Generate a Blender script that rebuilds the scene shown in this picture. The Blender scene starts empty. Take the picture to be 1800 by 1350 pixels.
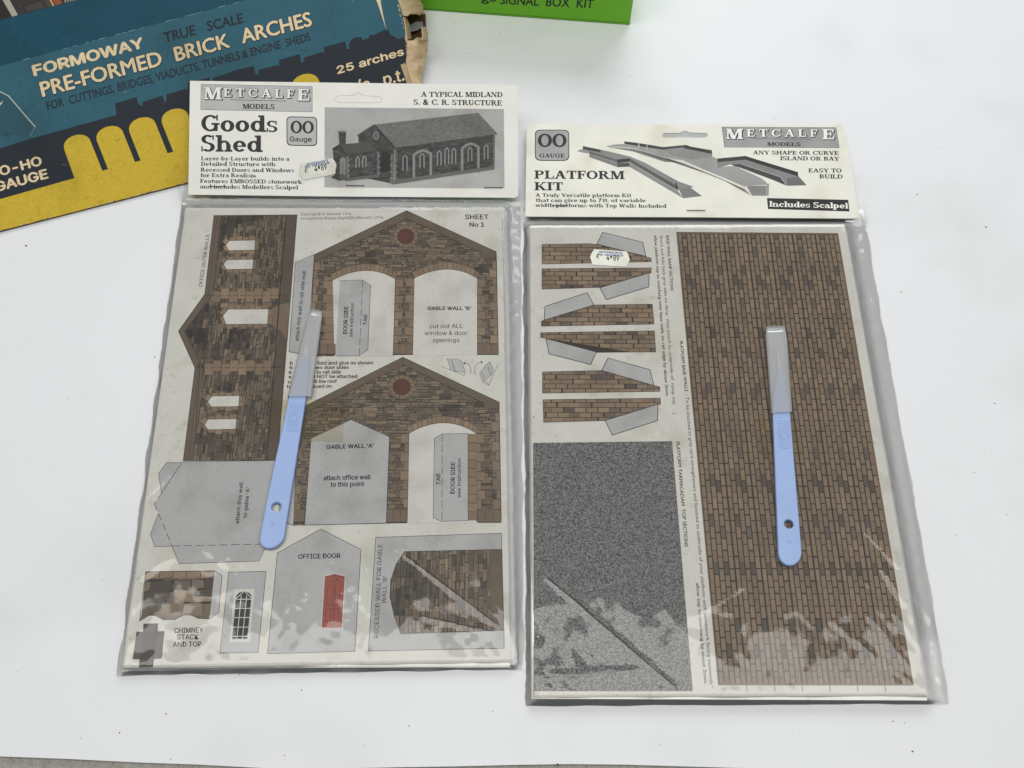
import bpy, bmesh, math, random
from mathutils import Vector, Matrix, noise
from mathutils.geometry import delaunay_2d_cdt
random.seed(7)
SC = bpy.context.scene
COL = SC.collection
U = 0.001                                            # everything below is measured in millimetres

# ------------------------------------------------------------------ camera
CAM_H, PITCH, ROLL, FPX = 578.3, .4545, .021, 1836.0
c_, s_ = math.cos(PITCH), math.sin(PITCH)
FWD = Vector((0, s_, -c_)); UP0 = Vector((0, c_, s_)); RT0 = Vector((1, 0, 0))
RT = RT0*math.cos(ROLL) + UP0*math.sin(ROLL)
UPV = -RT0*math.sin(ROLL) + UP0*math.cos(ROLL)
CPOS = Vector((0, 0, CAM_H))
cd = bpy.data.cameras.new('camera'); cam = bpy.data.objects.new('camera', cd); COL.objects.link(cam)
cam.matrix_world = Matrix(((RT.x, UPV.x, -FWD.x, 0), (RT.y, UPV.y, -FWD.y, 0), (RT.z, UPV.z, -FWD.z, CAM_H*U), (0, 0, 0, 1)))
cd.sensor_width = 36; cd.lens = 36*FPX/1800; cd.clip_start = .02; cd.clip_end = 50
SC.camera = cam

# ------------------------------------------------------------------ light: soft room light, one ceiling panel and an added back light
world = bpy.data.worlds.new('World'); SC.world = world; world.use_nodes = True
bg = world.node_tree.nodes['Background']; bg.inputs[0].default_value = (.93, .97, 1, 1); bg.inputs[1].default_value = .27
def area_light(name, loc, sx, sy, power, col, target=None):
    ld = bpy.data.lights.new(name, 'AREA'); ld.shape = 'RECTANGLE'; ld.size = sx; ld.size_y = sy
    ld.energy = power; ld.color = col
    o = bpy.data.objects.new(name, ld); COL.objects.link(o); o.location = loc
    if target is not None:
        o.rotation_euler = (Vector(target)-Vector(loc)).to_track_quat('-Z', 'Y').to_euler()
    return o
area_light('ceiling_lamp', (.05, .19, 2.0), 2.6, .78, 28, (1, .975, .94))
area_light('added_back_light', (.35, 2.1, 1.35), 1.5, 1.0, 23, (.93, .97, 1), (0, .35, 0))  # added unseen light from behind, grades the table from top to bottom
SC.render.engine = 'CYCLES'
SC.view_settings.view_transform = 'Standard'; SC.view_settings.look = 'None'
SC.view_settings.exposure = .0; SC.view_settings.gamma = 1; SC.view_settings.use_curve_mapping = False
SC.cycles.max_bounces = 8; SC.cycles.transparent_max_bounces = 24; SC.cycles.diffuse_bounces = 4
SC.cycles.use_denoising = True; SC.cycles.denoising_prefilter = 'ACCURATE'; SC.cycles.denoising_quality = 'HIGH'
SC.cycles.use_adaptive_sampling = False
SC.cycles.caustics_reflective = False; SC.cycles.caustics_refractive = False

# ------------------------------------------------------------------ materials
def mat(name, col, rough=.6, spec=.3, noise_amt=0, noise_scale=300, bump=0, bump_scale=2000, attr=False, tint=None, mottles=None, coat=0):
    m = bpy.data.materials.new(name); m.use_nodes = True
    nt = m.node_tree; N = nt.nodes; L = nt.links
    b = N['Principled BSDF']; b.inputs['Roughness'].default_value = rough
    b.inputs['Specular IOR Level'].default_value = spec
    if coat: b.inputs['Coat Weight'].default_value = coat; b.inputs['Coat Roughness'].default_value = .15
    tc = N.new('ShaderNodeTexCoord')
    if attr:
        a = N.new('ShaderNodeAttribute'); a.attribute_name = 'Col'; src = a.outputs['Color']
    else:
        a = N.new('ShaderNodeRGB'); a.outputs[0].default_value = (*col, 1); src = a.outputs[0]
    def mixin(scale, detail, lo, hi, tintcol, amt):
        nonlocal src
        n = N.new('ShaderNodeTexNoise'); n.inputs['Scale'].default_value = scale; n.inputs['Detail'].default_value = detail
        L.new(tc.outputs['Object'], n.inputs['Vector'])
        r = N.new('ShaderNodeMapRange'); r.inputs[1].default_value = lo; r.inputs[2].default_value = hi; r.inputs[3].default_value = 0; r.inputs[4].default_value = amt
        L.new(n.outputs[0], r.inputs[0])
        x = N.new('ShaderNodeMix'); x.data_type = 'RGBA'; x.blend_type = 'MULTIPLY'
        L.new(r.outputs[0], x.inputs[0]); L.new(src, x.inputs[6]); x.inputs[7].default_value = (*tintcol, 1)
        src = x.outputs[2]
    if noise_amt: mixin(noise_scale, 5, .35, .75, tint or (.5, .5, .5), noise_amt)
    for (sc, det, lo, hi, tcol, am) in (mottles or ()): mixin(sc, det, lo, hi, tcol, am)
    L.new(src, b.inputs['Base Color'])
    if bump:
        n = N.new('ShaderNodeTexNoise'); n.inputs['Scale'].default_value = bump_scale; n.inputs['Detail'].default_value = 4
        L.new(tc.outputs['Object'], n.inputs['Vector'])
        bp = N.new('ShaderNodeBump'); bp.inputs['Strength'].default_value = bump; bp.inputs['Distance'].default_value = .0004
        L.new(n.outputs[0], bp.inputs['Height']); L.new(bp.outputs[0], b.inputs['Normal'])
    return m
DIRT = [(34, 7, .54, .74, (.76, .74, .66), .9), (110, 5, .60, .74, (.74, .73, .68), .7), (430, 3, .69, .74, (.40, .38, .35), .8)]
M_CARD = mat('white_card', (.875, .868, .80), .55, .3, .18, 60, mottles=DIRT)
M_HEAD = mat('header_card', (.81, .805, .745), .42, .35, .16, 45, mottles=[(28, 6, .6, .8, (.8, .77, .66), .7)])
M_HEAD2 = mat('aged_header_card', (.755, .745, .655), .42, .35, .2, 45, mottles=[(28, 6, .55, .75, (.8, .76, .64), .8)])
M_INK = mat('printed_ink', (0, 0, 0), .5, .3, .28, 900, attr=True, tint=(.6, .6, .6), mottles=[(55, 6, .46, .72, (.66, .65, .63), .6)])
M_BOXINK = mat('old_carton_print', (0, 0, 0), .6, .25, .5, 520, bump=.22, bump_scale=700, attr=True, tint=(.68, .68, .66), mottles=[(26, 7, .48, .74, (.66, .66, .62), .7), (150, 4, .62, .7, (.7, .68, .62), .5)])
M_TAN = mat('bare_cardboard', (.60, .455, .285), .8, .1, .5, 140, bump=.35, bump_scale=500, tint=(.62, .55, .45))
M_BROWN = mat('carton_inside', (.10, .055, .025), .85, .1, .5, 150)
M_GREYC = mat('grey_inner_card', (.22, .24, .24), .8, .1, .3, 150)
M_GREEN = mat('green_carton', (.165, .52, .013), .4, .35, .12, 80, bump=.04, bump_scale=300)
M_STEEL = mat('staple_wire', (.06, .06, .06), .45, .5)
M_BLUE = mat('blue_plastic', (.315, .43, .70), .40, .45, .12, 90, bump=.05, bump_scale=400)
M_BLADE = mat('blade_steel', (.62, .6, .55), .35, .5)
M_BOARD = mat('white_board', (.745, .752, .765), .45, .35, .07, 5, bump=.03, bump_scale=300, mottles=[(11, 7, .52, .72, (.90, .90, .89), .8), (330, 2, .765, .785, (.45, .45, .45), .35)])
M_STONE = mat('grey_speckled_table', (.36, .35, .31), .5, .3, .6, 260, tint=(.55, .54, .5), mottles=[(700, 3, .58, .66, (.4, .4, .38), .7)])
M_DUST = mat('dark_grit', (.05, .045, .04), .8, .1)

def film_mat(name, tint, grazing, gloss, rough, milk=0, milkcol=(.6, .6, .6), bump=0):
    m = bpy.data.materials.new(name); m.use_nodes = True
    nt = m.node_tree; N = nt.nodes; L = nt.links; N.clear()
    out = N.new('ShaderNodeOutputMaterial')
    lw = N.new('ShaderNodeLayerWeight'); lw.inputs[0].default_value = .35
    mx = N.new('ShaderNodeMix'); mx.data_type = 'RGBA'; mx.inputs[6].default_value = (*tint, 1); mx.inputs[7].default_value = (*grazing, 1)
    pw = N.new('ShaderNodeMath'); pw.operation = 'POWER'; pw.inputs[1].default_value = 2.2
    L.new(lw.outputs['Facing'], pw.inputs[0]); L.new(pw.outputs[0], mx.inputs[0])
    tr = N.new('ShaderNodeBsdfTransparent'); L.new(mx.outputs[2], tr.inputs[0])
    gl = N.new('ShaderNodeBsdfGlossy'); gl.inputs['Roughness'].default_value = rough; gl.inputs['Color'].default_value = (1, 1, 1, 1)
    fr = N.new('ShaderNodeFresnel'); fr.inputs[0].default_value = 1.46
    ml = N.new('ShaderNodeMath'); ml.operation = 'MULTIPLY'; ml.inputs[1].default_value = gloss; ml.use_clamp = True
    L.new(fr.outputs[0], ml.inputs[0])
    if bump:
        tc = N.new('ShaderNodeTexCoord'); n = N.new('ShaderNodeTexNoise'); n.inputs['Scale'].default_value = 160; n.inputs['Detail'].default_value = 3
        L.new(tc.outputs['Object'], n.inputs['Vector'])
        bp = N.new('ShaderNodeBump'); bp.inputs['Strength'].default_value = bump; bp.inputs['Distance'].default_value = .0006
        L.new(n.outputs[0], bp.inputs['Height']); L.new(bp.outputs[0], gl.inputs['Normal'])
    base = tr.outputs[0]
    if milk:
        df = N.new('ShaderNodeBsdfDiffuse'); df.inputs[0].default_value = (*milkcol, 1)
        m1 = N.new('ShaderNodeMixShader'); m1.inputs[0].default_value = milk
        L.new(tr.outputs[0], m1.inputs[1]); L.new(df.outputs[0], m1.inputs[2]); base = m1.outputs[0]
    m2 = N.new('ShaderNodeMixShader'); L.new(ml.outputs[0], m2.inputs[0]); L.new(base, m2.inputs[1]); L.new(gl.outputs[0], m2.inputs[2])
    L.new(m2.outputs[0], out.inputs[0])
    return m
M_FILM = film_mat('clear_bag_film', (.99, .99, .987), (.58, .58, .56), 1.0, .065, milk=.022, milkcol=(.75, .75, .74))
M_TAPE = film_mat('yellowed_tape', (.94, .92, .82), (.75, .7, .5), .5, .2)
M_SLEEVE = film_mat('frosted_sleeve', (.86, .86, .85), (.55, .55, .55), .9, .28, milk=.38, milkcol=(.74, .75, .76))

# ------------------------------------------------------------------ photo measurements -> points on the real planes
def ray(px, py): return FWD + RT*((px-900)/FPX) - UPV*((py-675)/FPX)
def bp(px, py, z=0.0):
    d = ray(px, py); return CPOS + d*((z-CAM_H)/d.z)
class Surf:
    """a flat printed surface: 2D frame in millimetres, to2() measures a photo point on it, to3() lifts to the world"""
    def __init__(s, A, e1, nrm, base=Vector((0, 0, 0))):
        s.A = A.copy(); s.n = nrm.normalized(); s.e1 = (e1 - s.n*e1.dot(s.n)).normalized(); s.e2 = s.n.cross(s.e1); s.base = base
    def to2(s, p):
        d = ray(*p); t = (s.A-CPOS).dot(s.n)/d.dot(s.n); q = CPOS+d*t-s.A
        return (q.dot(s.e1), q.dot(s.e2))
    def to3(s, a, b, h=0.0): return s.A + s.e1*a + s.e2*b + s.n*h
LAY = .035
def zoomed(x0, y0, k): return lambda *pts: [(x0+x/k, y0+y/k) for x, y in pts]

def link(name, me, m, parent=None):
    o = bpy.data.objects.new(name, me); COL.objects.link(o)
    if m is not None: me.materials.append(m)
    if parent is not None: o.parent = parent
    return o
def empty(name, loc, label, cat, group=None):
    o = bpy.data.objects.new(name, None); COL.objects.link(o); o.location = Vector(loc)*U; o.empty_display_size = .02
    o['label'] = label; o['category'] = cat
    if group: o['group'] = group
    return o
def mesh_from(name, verts, faces, m, parent=None, base=Vector((0, 0, 0)), smooth=False):
    me = bpy.data.meshes.new(name); me.from_pydata([((Vector(v)-base)*U)[:] for v in verts], [], faces); me.update()
    if smooth:
        for p in me.polygons: p.use_smooth = True
    return link(name, me, m, parent)

class Ink:
    def __init__(s, surf): s.S = surf; s.v = []; s.f = []; s.c = []
    def add2(s, pts, col, lay):
        i = len(s.v); s.v += [s.S.to3(a, b, lay*LAY) for a, b in pts]
        area = sum(pts[k-1][0]*pts[k][1]-pts[k][0]*pts[k-1][1] for k in range(len(pts)))
        f = list(range(i, i+len(pts)))
        s.f.append(f if area > 0 else f[::-1]); s.c.append(col)
    def tris2(s, vs, tris, col, lay):
        for t in tris: s.add2([vs[k] for k in t], col, lay)
    def poly(s, px, col, lay): s.add2([s.S.to2(p) for p in px], col, lay)
    def line2(s, p, q, w, col, lay):
        dx, dy = q[0]-p[0], q[1]-p[1]; l = math.hypot(dx, dy)
        if l < 1e-6: return
        nx, ny = -dy/l*w/2, dx/l*w/2; ex, ey = dx/l*w*.3, dy/l*w*.3
        s.add2([(p[0]-ex+nx, p[1]-ey+ny), (p[0]-ex-nx, p[1]-ey-ny), (q[0]+ex-nx, q[1]+ey-ny), (q[0]+ex+nx, q[1]+ey+ny)], col, lay)
    def path(s, px, w, col, lay, closed=False):
        P = [s.S.to2(p) for p in px]
        if closed: P.append(P[0])
        for k in range(len(P)-1): s.line2(P[k], P[k+1], w, col, lay+.04*(k % 7))
    def dash(s, p, q, w, col, lay, on=3.2, off=1.6):
        a, b = s.S.to2(p), s.S.to2(q); l = math.hypot(b[0]-a[0], b[1]-a[1]); t = 0
        while t < l:
            t2 = min(l, t+on)
            s.line2((a[0]+(b[0]-a[0])*t/l, a[1]+(b[1]-a[1])*t/l), (a[0]+(b[0]-a[0])*t2/l, a[1]+(b[1]-a[1])*t2/l), w, col, lay); t += on+off
    def build(s, name, m, parent, label=None):
        me = bpy.data.meshes.new(name)
        base = s.S.base
        me.from_pydata([((v-base)*U)[:] for v in s.v], [], s.f); me.update()
        at = me.attributes.new('Col', 'FLOAT_COLOR', 'FACE')
        for k, c in enumerate(s.c): at.data[k].color = (*c, 1)
        o = link(name, me, m, parent)
        if label: o['label'] = label
        return o

# ------------------------------------------------------------------ lettering
BF = {}
try: GROT = bpy.data.fonts.load(bpy.utils.system_resource('DATAFILES', path='fonts')+'/Inter.woff2')   # the grotesque that ships with Blender
except Exception: GROT = None
def sans(text, offset, deco=False):
    key = (text, offset, deco)
    if key in BF: return BF[key]
    cu = bpy.data.curves.new('lettering_curve', 'FONT'); cu.body = text; cu.size = 1; cu.offset = offset; cu.resolution_u = 3; cu.fill_mode = 'FRONT'
    if GROT is not None and not deco: cu.font = GROT
    ob = bpy.data.objects.new('lettering_curve', cu); COL.objects.link(ob)
    dg = bpy.context.evaluated_depsgraph_get(); dg.update()
    me = ob.evaluated_get(dg).to_mesh(); me.calc_loop_triangles()
    vs = [(v.co.x, v.co.y) for v in me.vertices]; tr = [tuple(t.vertices) for t in me.loop_triangles]
    ob.evaluated_get(dg).to_mesh_clear(); bpy.data.objects.remove(ob); bpy.data.curves.remove(cu)
    BF[key] = (vs, tr); return BF[key]
SANS_CAP = max(v[1] for v in sans('H', 0)[0]); DECO_CAP = max(v[1] for v in sans('H', 0, True)[0])
TT, tt, SE = .245, .115, .115
def rect(x0, y0, x1, y1): return [(x0, y0), (x1, y0), (x1, y1), (x0, y1)]
def ring(cx, cy, rx, ry, a0=0, a1=360, T=None, t=None):
    T = min(TT if T is None else T, rx*.66); t = min(tt if t is None else t, ry*.5)
    if a1-a0 >= 359: return ring(cx, cy, rx, ry, a0, a0+181, T, t)+ring(cx, cy, rx, ry, a0+180, a0+361, T, t)
    n = max(4, int((a1-a0)/13)); A = [math.radians(a0+(a1-a0)*k/n) for k in range(n+1)]
    return [[(cx+rx*math.cos(a), cy+ry*math.sin(a)) for a in A] + [(cx+(rx-T)*math.cos(a), cy+(ry-t)*math.sin(a)) for a in reversed(A)]]
def stem(x, y0=0, y1=1, b=3, t=3, T=None):
    T = TT if T is None else T; o = [rect(x, y0, x+T, y1)]
    if b: o.append(rect(x-(.1 if b & 1 else 0), y0, x+T+(.1 if b & 2 else 0), y0+SE))
    if t: o.append(rect(x-(.1 if t & 1 else 0), y1-SE, x+T+(.1 if t & 2 else 0), y1))
    return o
def diag(x0, y0, x1, y1, w):
    w = w*1.22
    return [[(x0-w/2, y0), (x0+w/2, y0), (x1+w/2, y1), (x1-w/2, y1)]]
def bar(x0, x1, y, h=None): return [rect(x0, y, x1, y+(h or tt))]
def dot(cx, cy, r): return [[(cx+r*math.cos(k*math.pi/6), cy+r*math.sin(k*math.pi/6)) for k in range(12)]]
X = .68
G = {
 'A': (diag(.15, 0, .5, 1, .11)+diag(.84, 0, .5, 1, .22)+bar(.26, .72, .3)+bar(-.02, .32, 0, SE)+bar(.66, 1.04, 0, SE), 1.04),
 'B': (stem(.1, b=1, t=1)+ring(.46, .75, .33, .25, -90, 90)+ring(.48, .27, .4, .27, -90, 90)+bar(.2, .47, .5)+bar(.2, .47, 1-tt)+bar(.2, .49, 0)+bar(.2, .47, .455), .94),
 'C': (ring(.52, .5, .5, .5, 42, 318)+[rect(.84, .66, .93, 1)]+[rect(.84, .12, .93, .34)], .98),
 'D': (stem(.1, b=1, t=1)+ring(.46, .5, .52, .5, -90, 90)+bar(.2, .48, 0)+bar(.2, .48, 1-tt), 1.02),
 'E': (stem(.1, b=1, t=1)+bar(.2, .8, 0)+bar(.2, .76, 1-tt)+bar(.2, .58, .47)+[rect(.72, 0, .81, .32), rect(.68, .7, .77, 1), rect(.53, .34, .62, .68)], .88),
 'F': (stem(.1, t=1)+bar(.2, .76, 1-tt)+bar(.2, .58, .46)+[rect(.68, .68, .77, 1), rect(.53, .32, .62, .66)], .82),
 'G': (ring(.52, .5, .5, .5, 42, 330)+[rect(.84, .66, .93, 1)]+[rect(.72, .03, .92, .46)]+bar(.58, 1.03, .4, SE), 1.06),
 'H': (stem(.1)+stem(.72)+bar(.2, .8, .46), 1.04), 'I': (stem(.12), .46),
 'K': (stem(.1)+diag(.3, .38, .84, 1, .12)+diag(.86, 0, .48, .55, .24)+bar(.66, 1.0, 1-SE, SE)+bar(.66, 1.08, 0, SE), 1.06),
 'L': (stem(.1, b=1)+bar(.2, .8, 0)+[rect(.72, 0, .81, .36)], .85),
 'M': (stem(.1, T=.11)+diag(.58, 0, .24, 1, .22)+diag(.58, 0, .92, 1, .11)+stem(.9, b=3, t=2)+bar(-.0, .34, 1-SE, SE), 1.24),
 'N': (stem(.1, T=.11, t=0)+diag(.86, 0, .2, 1, .22)+stem(.8, T=.11, b=0)+bar(0, .3, 1-SE, SE), 1.06),
 'O': (ring(.5, .5, .5, .51), 1.04),
 'P': (stem(.1, t=1)+ring(.46, .72, .4, .28, -90, 90)+bar(.2, .48, 1-tt)+bar(.2, .48, .44), .9),
 'R': (stem(.1, t=1)+ring(.46, .74, .36, .26, -90, 90)+bar(.2, .48, 1-tt)+bar(.2, .5, .48)+diag(.86, 0, .52, .5, .22)+bar(.78, 1.06, 0, SE), 1.06),
 'S': (ring(.4, .74, .36, .27, 35, 275)+ring(.42, .27, .38, .28, -145, 95)+[rect(.66, .7, .74, 1), rect(.04, 0, .12, .32)], .86),
 'T': (stem(.36, t=0)+bar(.03, .89, 1-tt)+[rect(.03, .68, .12, 1), rect(.8, .68, .89, 1)], .93),
 'U': (stem(.1, .34, 1, b=0)+stem(.72, .34, 1, b=0, T=.11)+ring(.465, .36, .365, .37, 180, 360, TT), 1.0),
 'V': (diag(.5, 0, .14, 1, .22)+diag(.5, 0, .82, 1, .11)+bar(-.04, .32, 1-SE, SE)+bar(.66, .98, 1-SE, SE), .96),
 'W': (diag(.4, 0, .14, 1, .21)+diag(.4, 0, .68, 1, .11)+diag(.95, 0, .68, 1, .21)+diag(.95, 0, 1.22, 1, .11)+bar(-.04, .32, 1-SE, SE)+bar(1.08, 1.38, 1-SE, SE)+bar(.5, .8, 1-SE, SE), 1.36),
 'Y': (stem(.38, 0, .48, t=0)+diag(.48, .42, .14, 1, .22)+diag(.48, .42, .82, 1, .11)+bar(-.04, .3, 1-SE, SE)+bar(.66, .98, 1-SE, SE), .96),
 'a': (ring(.36, X-.23, .29, .23, 5, 165)+stem(.45, 0, X-.2, b=2, t=0)+ring(.3, .19, .27, .2, 80, 280)+bar(.28, .5, .32)+bar(.28, .5, 0, .07), .78),
 'b': (stem(.08, 0, 1, b=0, t=1)+ring(.42, X/2, .37, X/2), .86), 'c': (ring(.4, X/2, .37, X/2, 45, 318)+dot(.64, X-.15, .1), .74),
 'd': (ring(.4, X/2, .37, X/2)+stem(.55, 0, 1, b=2, t=1), .88), 'e': (ring(.4, X/2, .37, X/2, 0, 322)+bar(.1, .76, X/2-.04, .08), .8),
 'f': (stem(.16, 0, .78, t=0)+ring(.4, .76, .24, .26, 45, 180)+bar(.02, .54, X-SE, SE), .54),
 'g': (ring(.36, X-.25, .33, .25, T=.16)+ring(.38, -.12, .36, .2, T=.13)+diag(.2, .03, .24, .24, .12)+bar(.5, .78, X-.13, .11), .8),
 'h': (stem(.08, 0, 1, b=3, t=1)+ring(.47, X-.26, .3, .26, -5, 150)+stem(.575, 0, X-.24, t=0), .92),
 'i': (stem(.12, 0, X, t=1)+dot(.215, .9, .12), .45),
 'k': (stem(.08, 0, 1, t=1)+diag(.26, .26, .64, X, .11)+diag(.7, 0, .42, .44, .21)+bar(.5, .82, X-SE, SE)+bar(.54, .9, 0, SE), .9),
 'l': (stem(.12, 0, 1, t=1), .45),
 'm': (stem(.08, 0, X, t=1)+ring(.42, X-.26, .27, .26, -5, 150)+stem(.495, 0, X-.24, t=0, b=3)+ring(.84, X-.26, .27, .26, -5, 150)+stem(.915, 0, X-.24, t=0), 1.26),
 'n': (stem(.08, 0, X, t=1)+ring(.47, X-.26, .3, .26, -5, 150)+stem(.575, 0, X-.24, t=0), .92),
 'o': (ring(.4, X/2, .38, X/2+.01), .82), 'p': (stem(.08, -.3, X, t=1)+ring(.42, X/2, .37, X/2), .86),
 'r': (stem(.1, 0, X, t=1)+ring(.46, X-.2, .22, .2, 50, 170, .12)+dot(.54, X-.12, .12), .7),
 's': (ring(.32, X-.18, .27, .19, 30, 275, .17, .075)+ring(.34, .18, .29, .19, -150, 95, .17, .075)+[rect(.52, .44, .59, X), rect(.04, 0, .11, .23)], .68),
 't': (stem(.16, .16, .9, b=0, t=0)+ring(.37, .17, .21, .18, 180, 320, TT, .08)+bar(.02, .5, X-SE, SE), .56),
 'u': (stem(.08, .22, X, b=0, t=1)+ring(.36, .24, .28, .25, 180, 350)+stem(.55, 0, X, b=2, t=1), .9),
 'v': (diag(.4, 0, .14, X, .2)+diag(.4, 0, .66, X, .1)+bar(-.02, .3, X-SE, SE)+bar(.52, .8, X-SE, SE), .8),
 'w': (diag(.34, 0, .14, X, .19)+diag(.34, 0, .58, X, .1)+diag(.82, 0, .58, X, .19)+diag(.82, 0, 1.02, X, .1)+bar(-.02, .3, X-SE, SE)+bar(.9, 1.16, X-SE, SE), 1.16),
 'x': (diag(.68, 0, .16, X, .22)+diag(.16, 0, .66, X, .1)+bar(0, .32, X-SE, SE)+bar(.52, .8, X-SE, SE)+bar(0, .28, 0, SE)+bar(.5, .86, 0, SE), .86),
 'y': (diag(.42, 0, .14, X, .2)+diag(.24, -.3, .68, X, .1)+bar(-.02, .3, X-SE, SE)+bar(.54, .82, X-SE, SE)+dot(.2, -.22, .09), .84),
 '.': (dot(.14, .1, .11), .34), ',': (dot(.14, .1, .11)+diag(.12, -.16, .18, .08, .08), .34), '-': (bar(.04, .36, .28, .11), .42), ' ': ([], .4),
}
GC = {}
def glyph(ch):
    if ch in GC: return GC[ch]
    if ch in G:
        polys, adv = G[ch]
        if not polys: GC[ch] = ([], [], adv); return GC[ch]
        vs, fs = [], []
        for p in polys:
            a = sum(p[k-1][0]*p[k][1]-p[k][0]*p[k-1][1] for k in range(len(p)))
            i = len(vs); vs += [Vector(q) for q in (p if a > 0 else p[::-1])]; fs.append(list(range(i, i+len(p))))
        ov, _, of, _, _, oo = delaunay_2d_cdt(vs, [], fs, 1, 1e-5)
        # keep only triangles that belong to a stroke
        tr = [tuple(f) for f, o in zip(of, oo) if len(o)]
        GC[ch] = ([(v.x, v.y) for v in ov], tr, adv)
    else:
        vs, tr = sans(ch, .03, True); k = 1/DECO_CAP
        x0 = min(v[0] for v in vs); x1 = max(v[0] for v in vs)
        GC[ch] = ([((v[0]-x0)*k+.06, v[1]*k) for v in vs], tr, (x1-x0)*k+.16)
    return GC[ch]
def serif(text, track=0):
    vs, tr, x = [], [], 0
    for ch in text:
        v, t, adv = glyph(ch); i = len(vs); vs += [(a+x, b) for a, b in v]; tr += [tuple(k+i for k in q) for q in t]; x += adv+track
    return vs, tr
def lettering(ink, text, p0, p1, cap, col, lay, font='sans', bold=.02, track=0, shift=(0, 0)):
    """p0,p1: where the first and last letter meet the baseline; cap: the photo vector from baseline to cap height"""
    if font == 'serif': vs, tr = serif(text, track); ch = 1.0
    else: vs, tr = sans(text, 0, font == 'deco'); ch = DECO_CAP if font == 'deco' else SANS_CAP
    x0 = min(v[0] for v in vs); x1 = max(v[0] for v in vs)
    a, b, c = ink.S.to2(p0), ink.S.to2(p1), ink.S.to2((p0[0]+cap[0], p0[1]+cap[1]))
    ex = ((b[0]-a[0])/(x1-x0), (b[1]-a[1])/(x1-x0)); ey = ((c[0]-a[0])/ch, (c[1]-a[1])/ch)
    em = math.hypot(*ey)*bold*(0 if font == 'serif' else 1.0)
    W = [(a[0]+ex[0]*(v[0]-x0)+ey[0]*v[1]+shift[0], a[1]+ex[1]*(v[0]-x0)+ey[1]*v[1]+shift[1]) for v in vs]
    ink.tris2(W, tr, col, lay)
    if em > 0:
        for q, (ox, oy) in enumerate(((1, 0), (-1, 0), (0, .7), (0, -.7))):
            ux = (ex[0]/math.hypot(*ex), ex[1]/math.hypot(*ex)); uy = (ey[0]/math.hypot(*ey), ey[1]/math.hypot(*ey))
            ink.tris2([(w[0]+(ux[0]*ox+uy[0]*oy)*em, w[1]+(ux[1]*ox+uy[1]*oy)*em) for w in W], tr, col, lay+.08*(q+1))
def word(ink, text, z, p0, p1, caph, col, lay, **kw):
    """upright line of lettering measured in a zoomed crop z; caph in that crop's pixels"""
    a, b, c = z(p0, p1, (p0[0], p0[1]-caph)); lettering(ink, text, a, b, (c[0]-a[0], c[1]-a[1]), col, lay, **kw)
def side(ink, text, z, p0, p1, cap, col, lay, **kw):
    a, b, c = z(p0, p1, (p0[0]+cap, p0[1])); lettering(ink, text, a, b, (c[0]-a[0], c[1]-a[1]), col, lay, **kw)

# ------------------------------------------------------------------ printed masonry
def clip(poly, conv):
    a = sum(conv[k-1][0]*conv[k][1]-conv[k][0]*conv[k-1][1] for k in range(len(conv)))
    if a < 0: conv = conv[::-1]
    out = poly
    for k in range(len(conv)):
        A, B = conv[k-1], conv[k]; inp, out = out, []
        side_ = lambda p: (B[0]-A[0])*(p[1]-A[1])-(B[1]-A[1])*(p[0]-A[0])
        for i in range(len(inp)):
            P, Q = inp[i-1], inp[i]; sp, sq = side_(P), side_(Q)
            if (sp >= 0) != (sq >= 0):
                t = sp/(sp-sq); out.append((P[0]+(Q[0]-P[0])*t, P[1]+(Q[1]-P[1])*t))
            if sq >= 0: out.append(Q)
        if len(out) < 3: return []
    return out
STONES = [(1.52*c[0], 1.46*c[1], 1.36*c[2]) for c in [(.168, .130, .090), (.145, .115, .082), (.185, .145, .102), (.122, .099, .074), (.205, .160, .112), (.108, .088, .066), (.155, .130, .10)]]
DARK = (.034, .028, .022); JOINT = (.032, .023, .016); TANS = [(.345, .245, .158), (.325, .23, .148), (.365, .26, .168), (.30, .212, .136)]
def shade(c, a): return tuple(max(0, x*a) for x in c)
def rubble(ink, px, lay, ang=0.0, hh=(1.5, 2.5), ll=(2.6, 7.5), tones=STONES, joint=.33, soot=(), back=JOINT, dirty=.12, k=1.0):
    """coursed rubble walling printed inside a convex outline"""
    conv = [ink.S.to2(p) for p in px]; ink.add2(conv, back, lay)
    ca, sa = math.cos(ang), math.sin(ang)
    R = [(x*ca+y*sa, -x*sa+y*ca) for x, y in conv]
    sp = [(ink.S.to2(s[:2]), s[2]) for s in soot]
    y = min(r[1] for r in R)-random.random()
    while y < max(r[1] for r in R):
        h = random.uniform(*hh); x = min(r[0] for r in R)-random.random()*ll[1]
        while x < max(r[0] for r in R):
            l = random.uniform(*ll)*(1 if random.random() > .16 else .5)
            subs = [(y, h)] if h < hh[1]*.82 or random.random() > .35 else [(y, h*.5), (y+h*.5, h*.5)]
            for yy, h2 in subs:
                j = joint*random.uniform(.6, 1.3)/2; q = lambda: random.uniform(-.13, .13)*h2
                quad = [(x+j+q(), yy+j+q()), (x+l-j+q(), yy+j+q()), (x+l-j+q(), yy+h2-j+q()), (x+j+q(), yy+h2-j+q())]
                W = clip([(a*ca-b*sa, a*sa+b*ca) for a, b in quad], conv)
                if len(W) > 2:
                    c = random.choice(tones); m = k*random.uniform(.82, 1.15)
                    if random.random() < dirty: m *= .5
                    for s, r in sp:
                        d = math.hypot(W[0][0]-s[0], W[0][1]-s[1])
                        if d < r*random.uniform(.6, 1.1): c = tuple(.55*q+.45*w for q, w in zip(DARK, c)); m *= random.uniform(.7, 1.0)
                    ink.add2(W, shade(c, m), lay+1)
            x += l
        y += h
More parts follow.
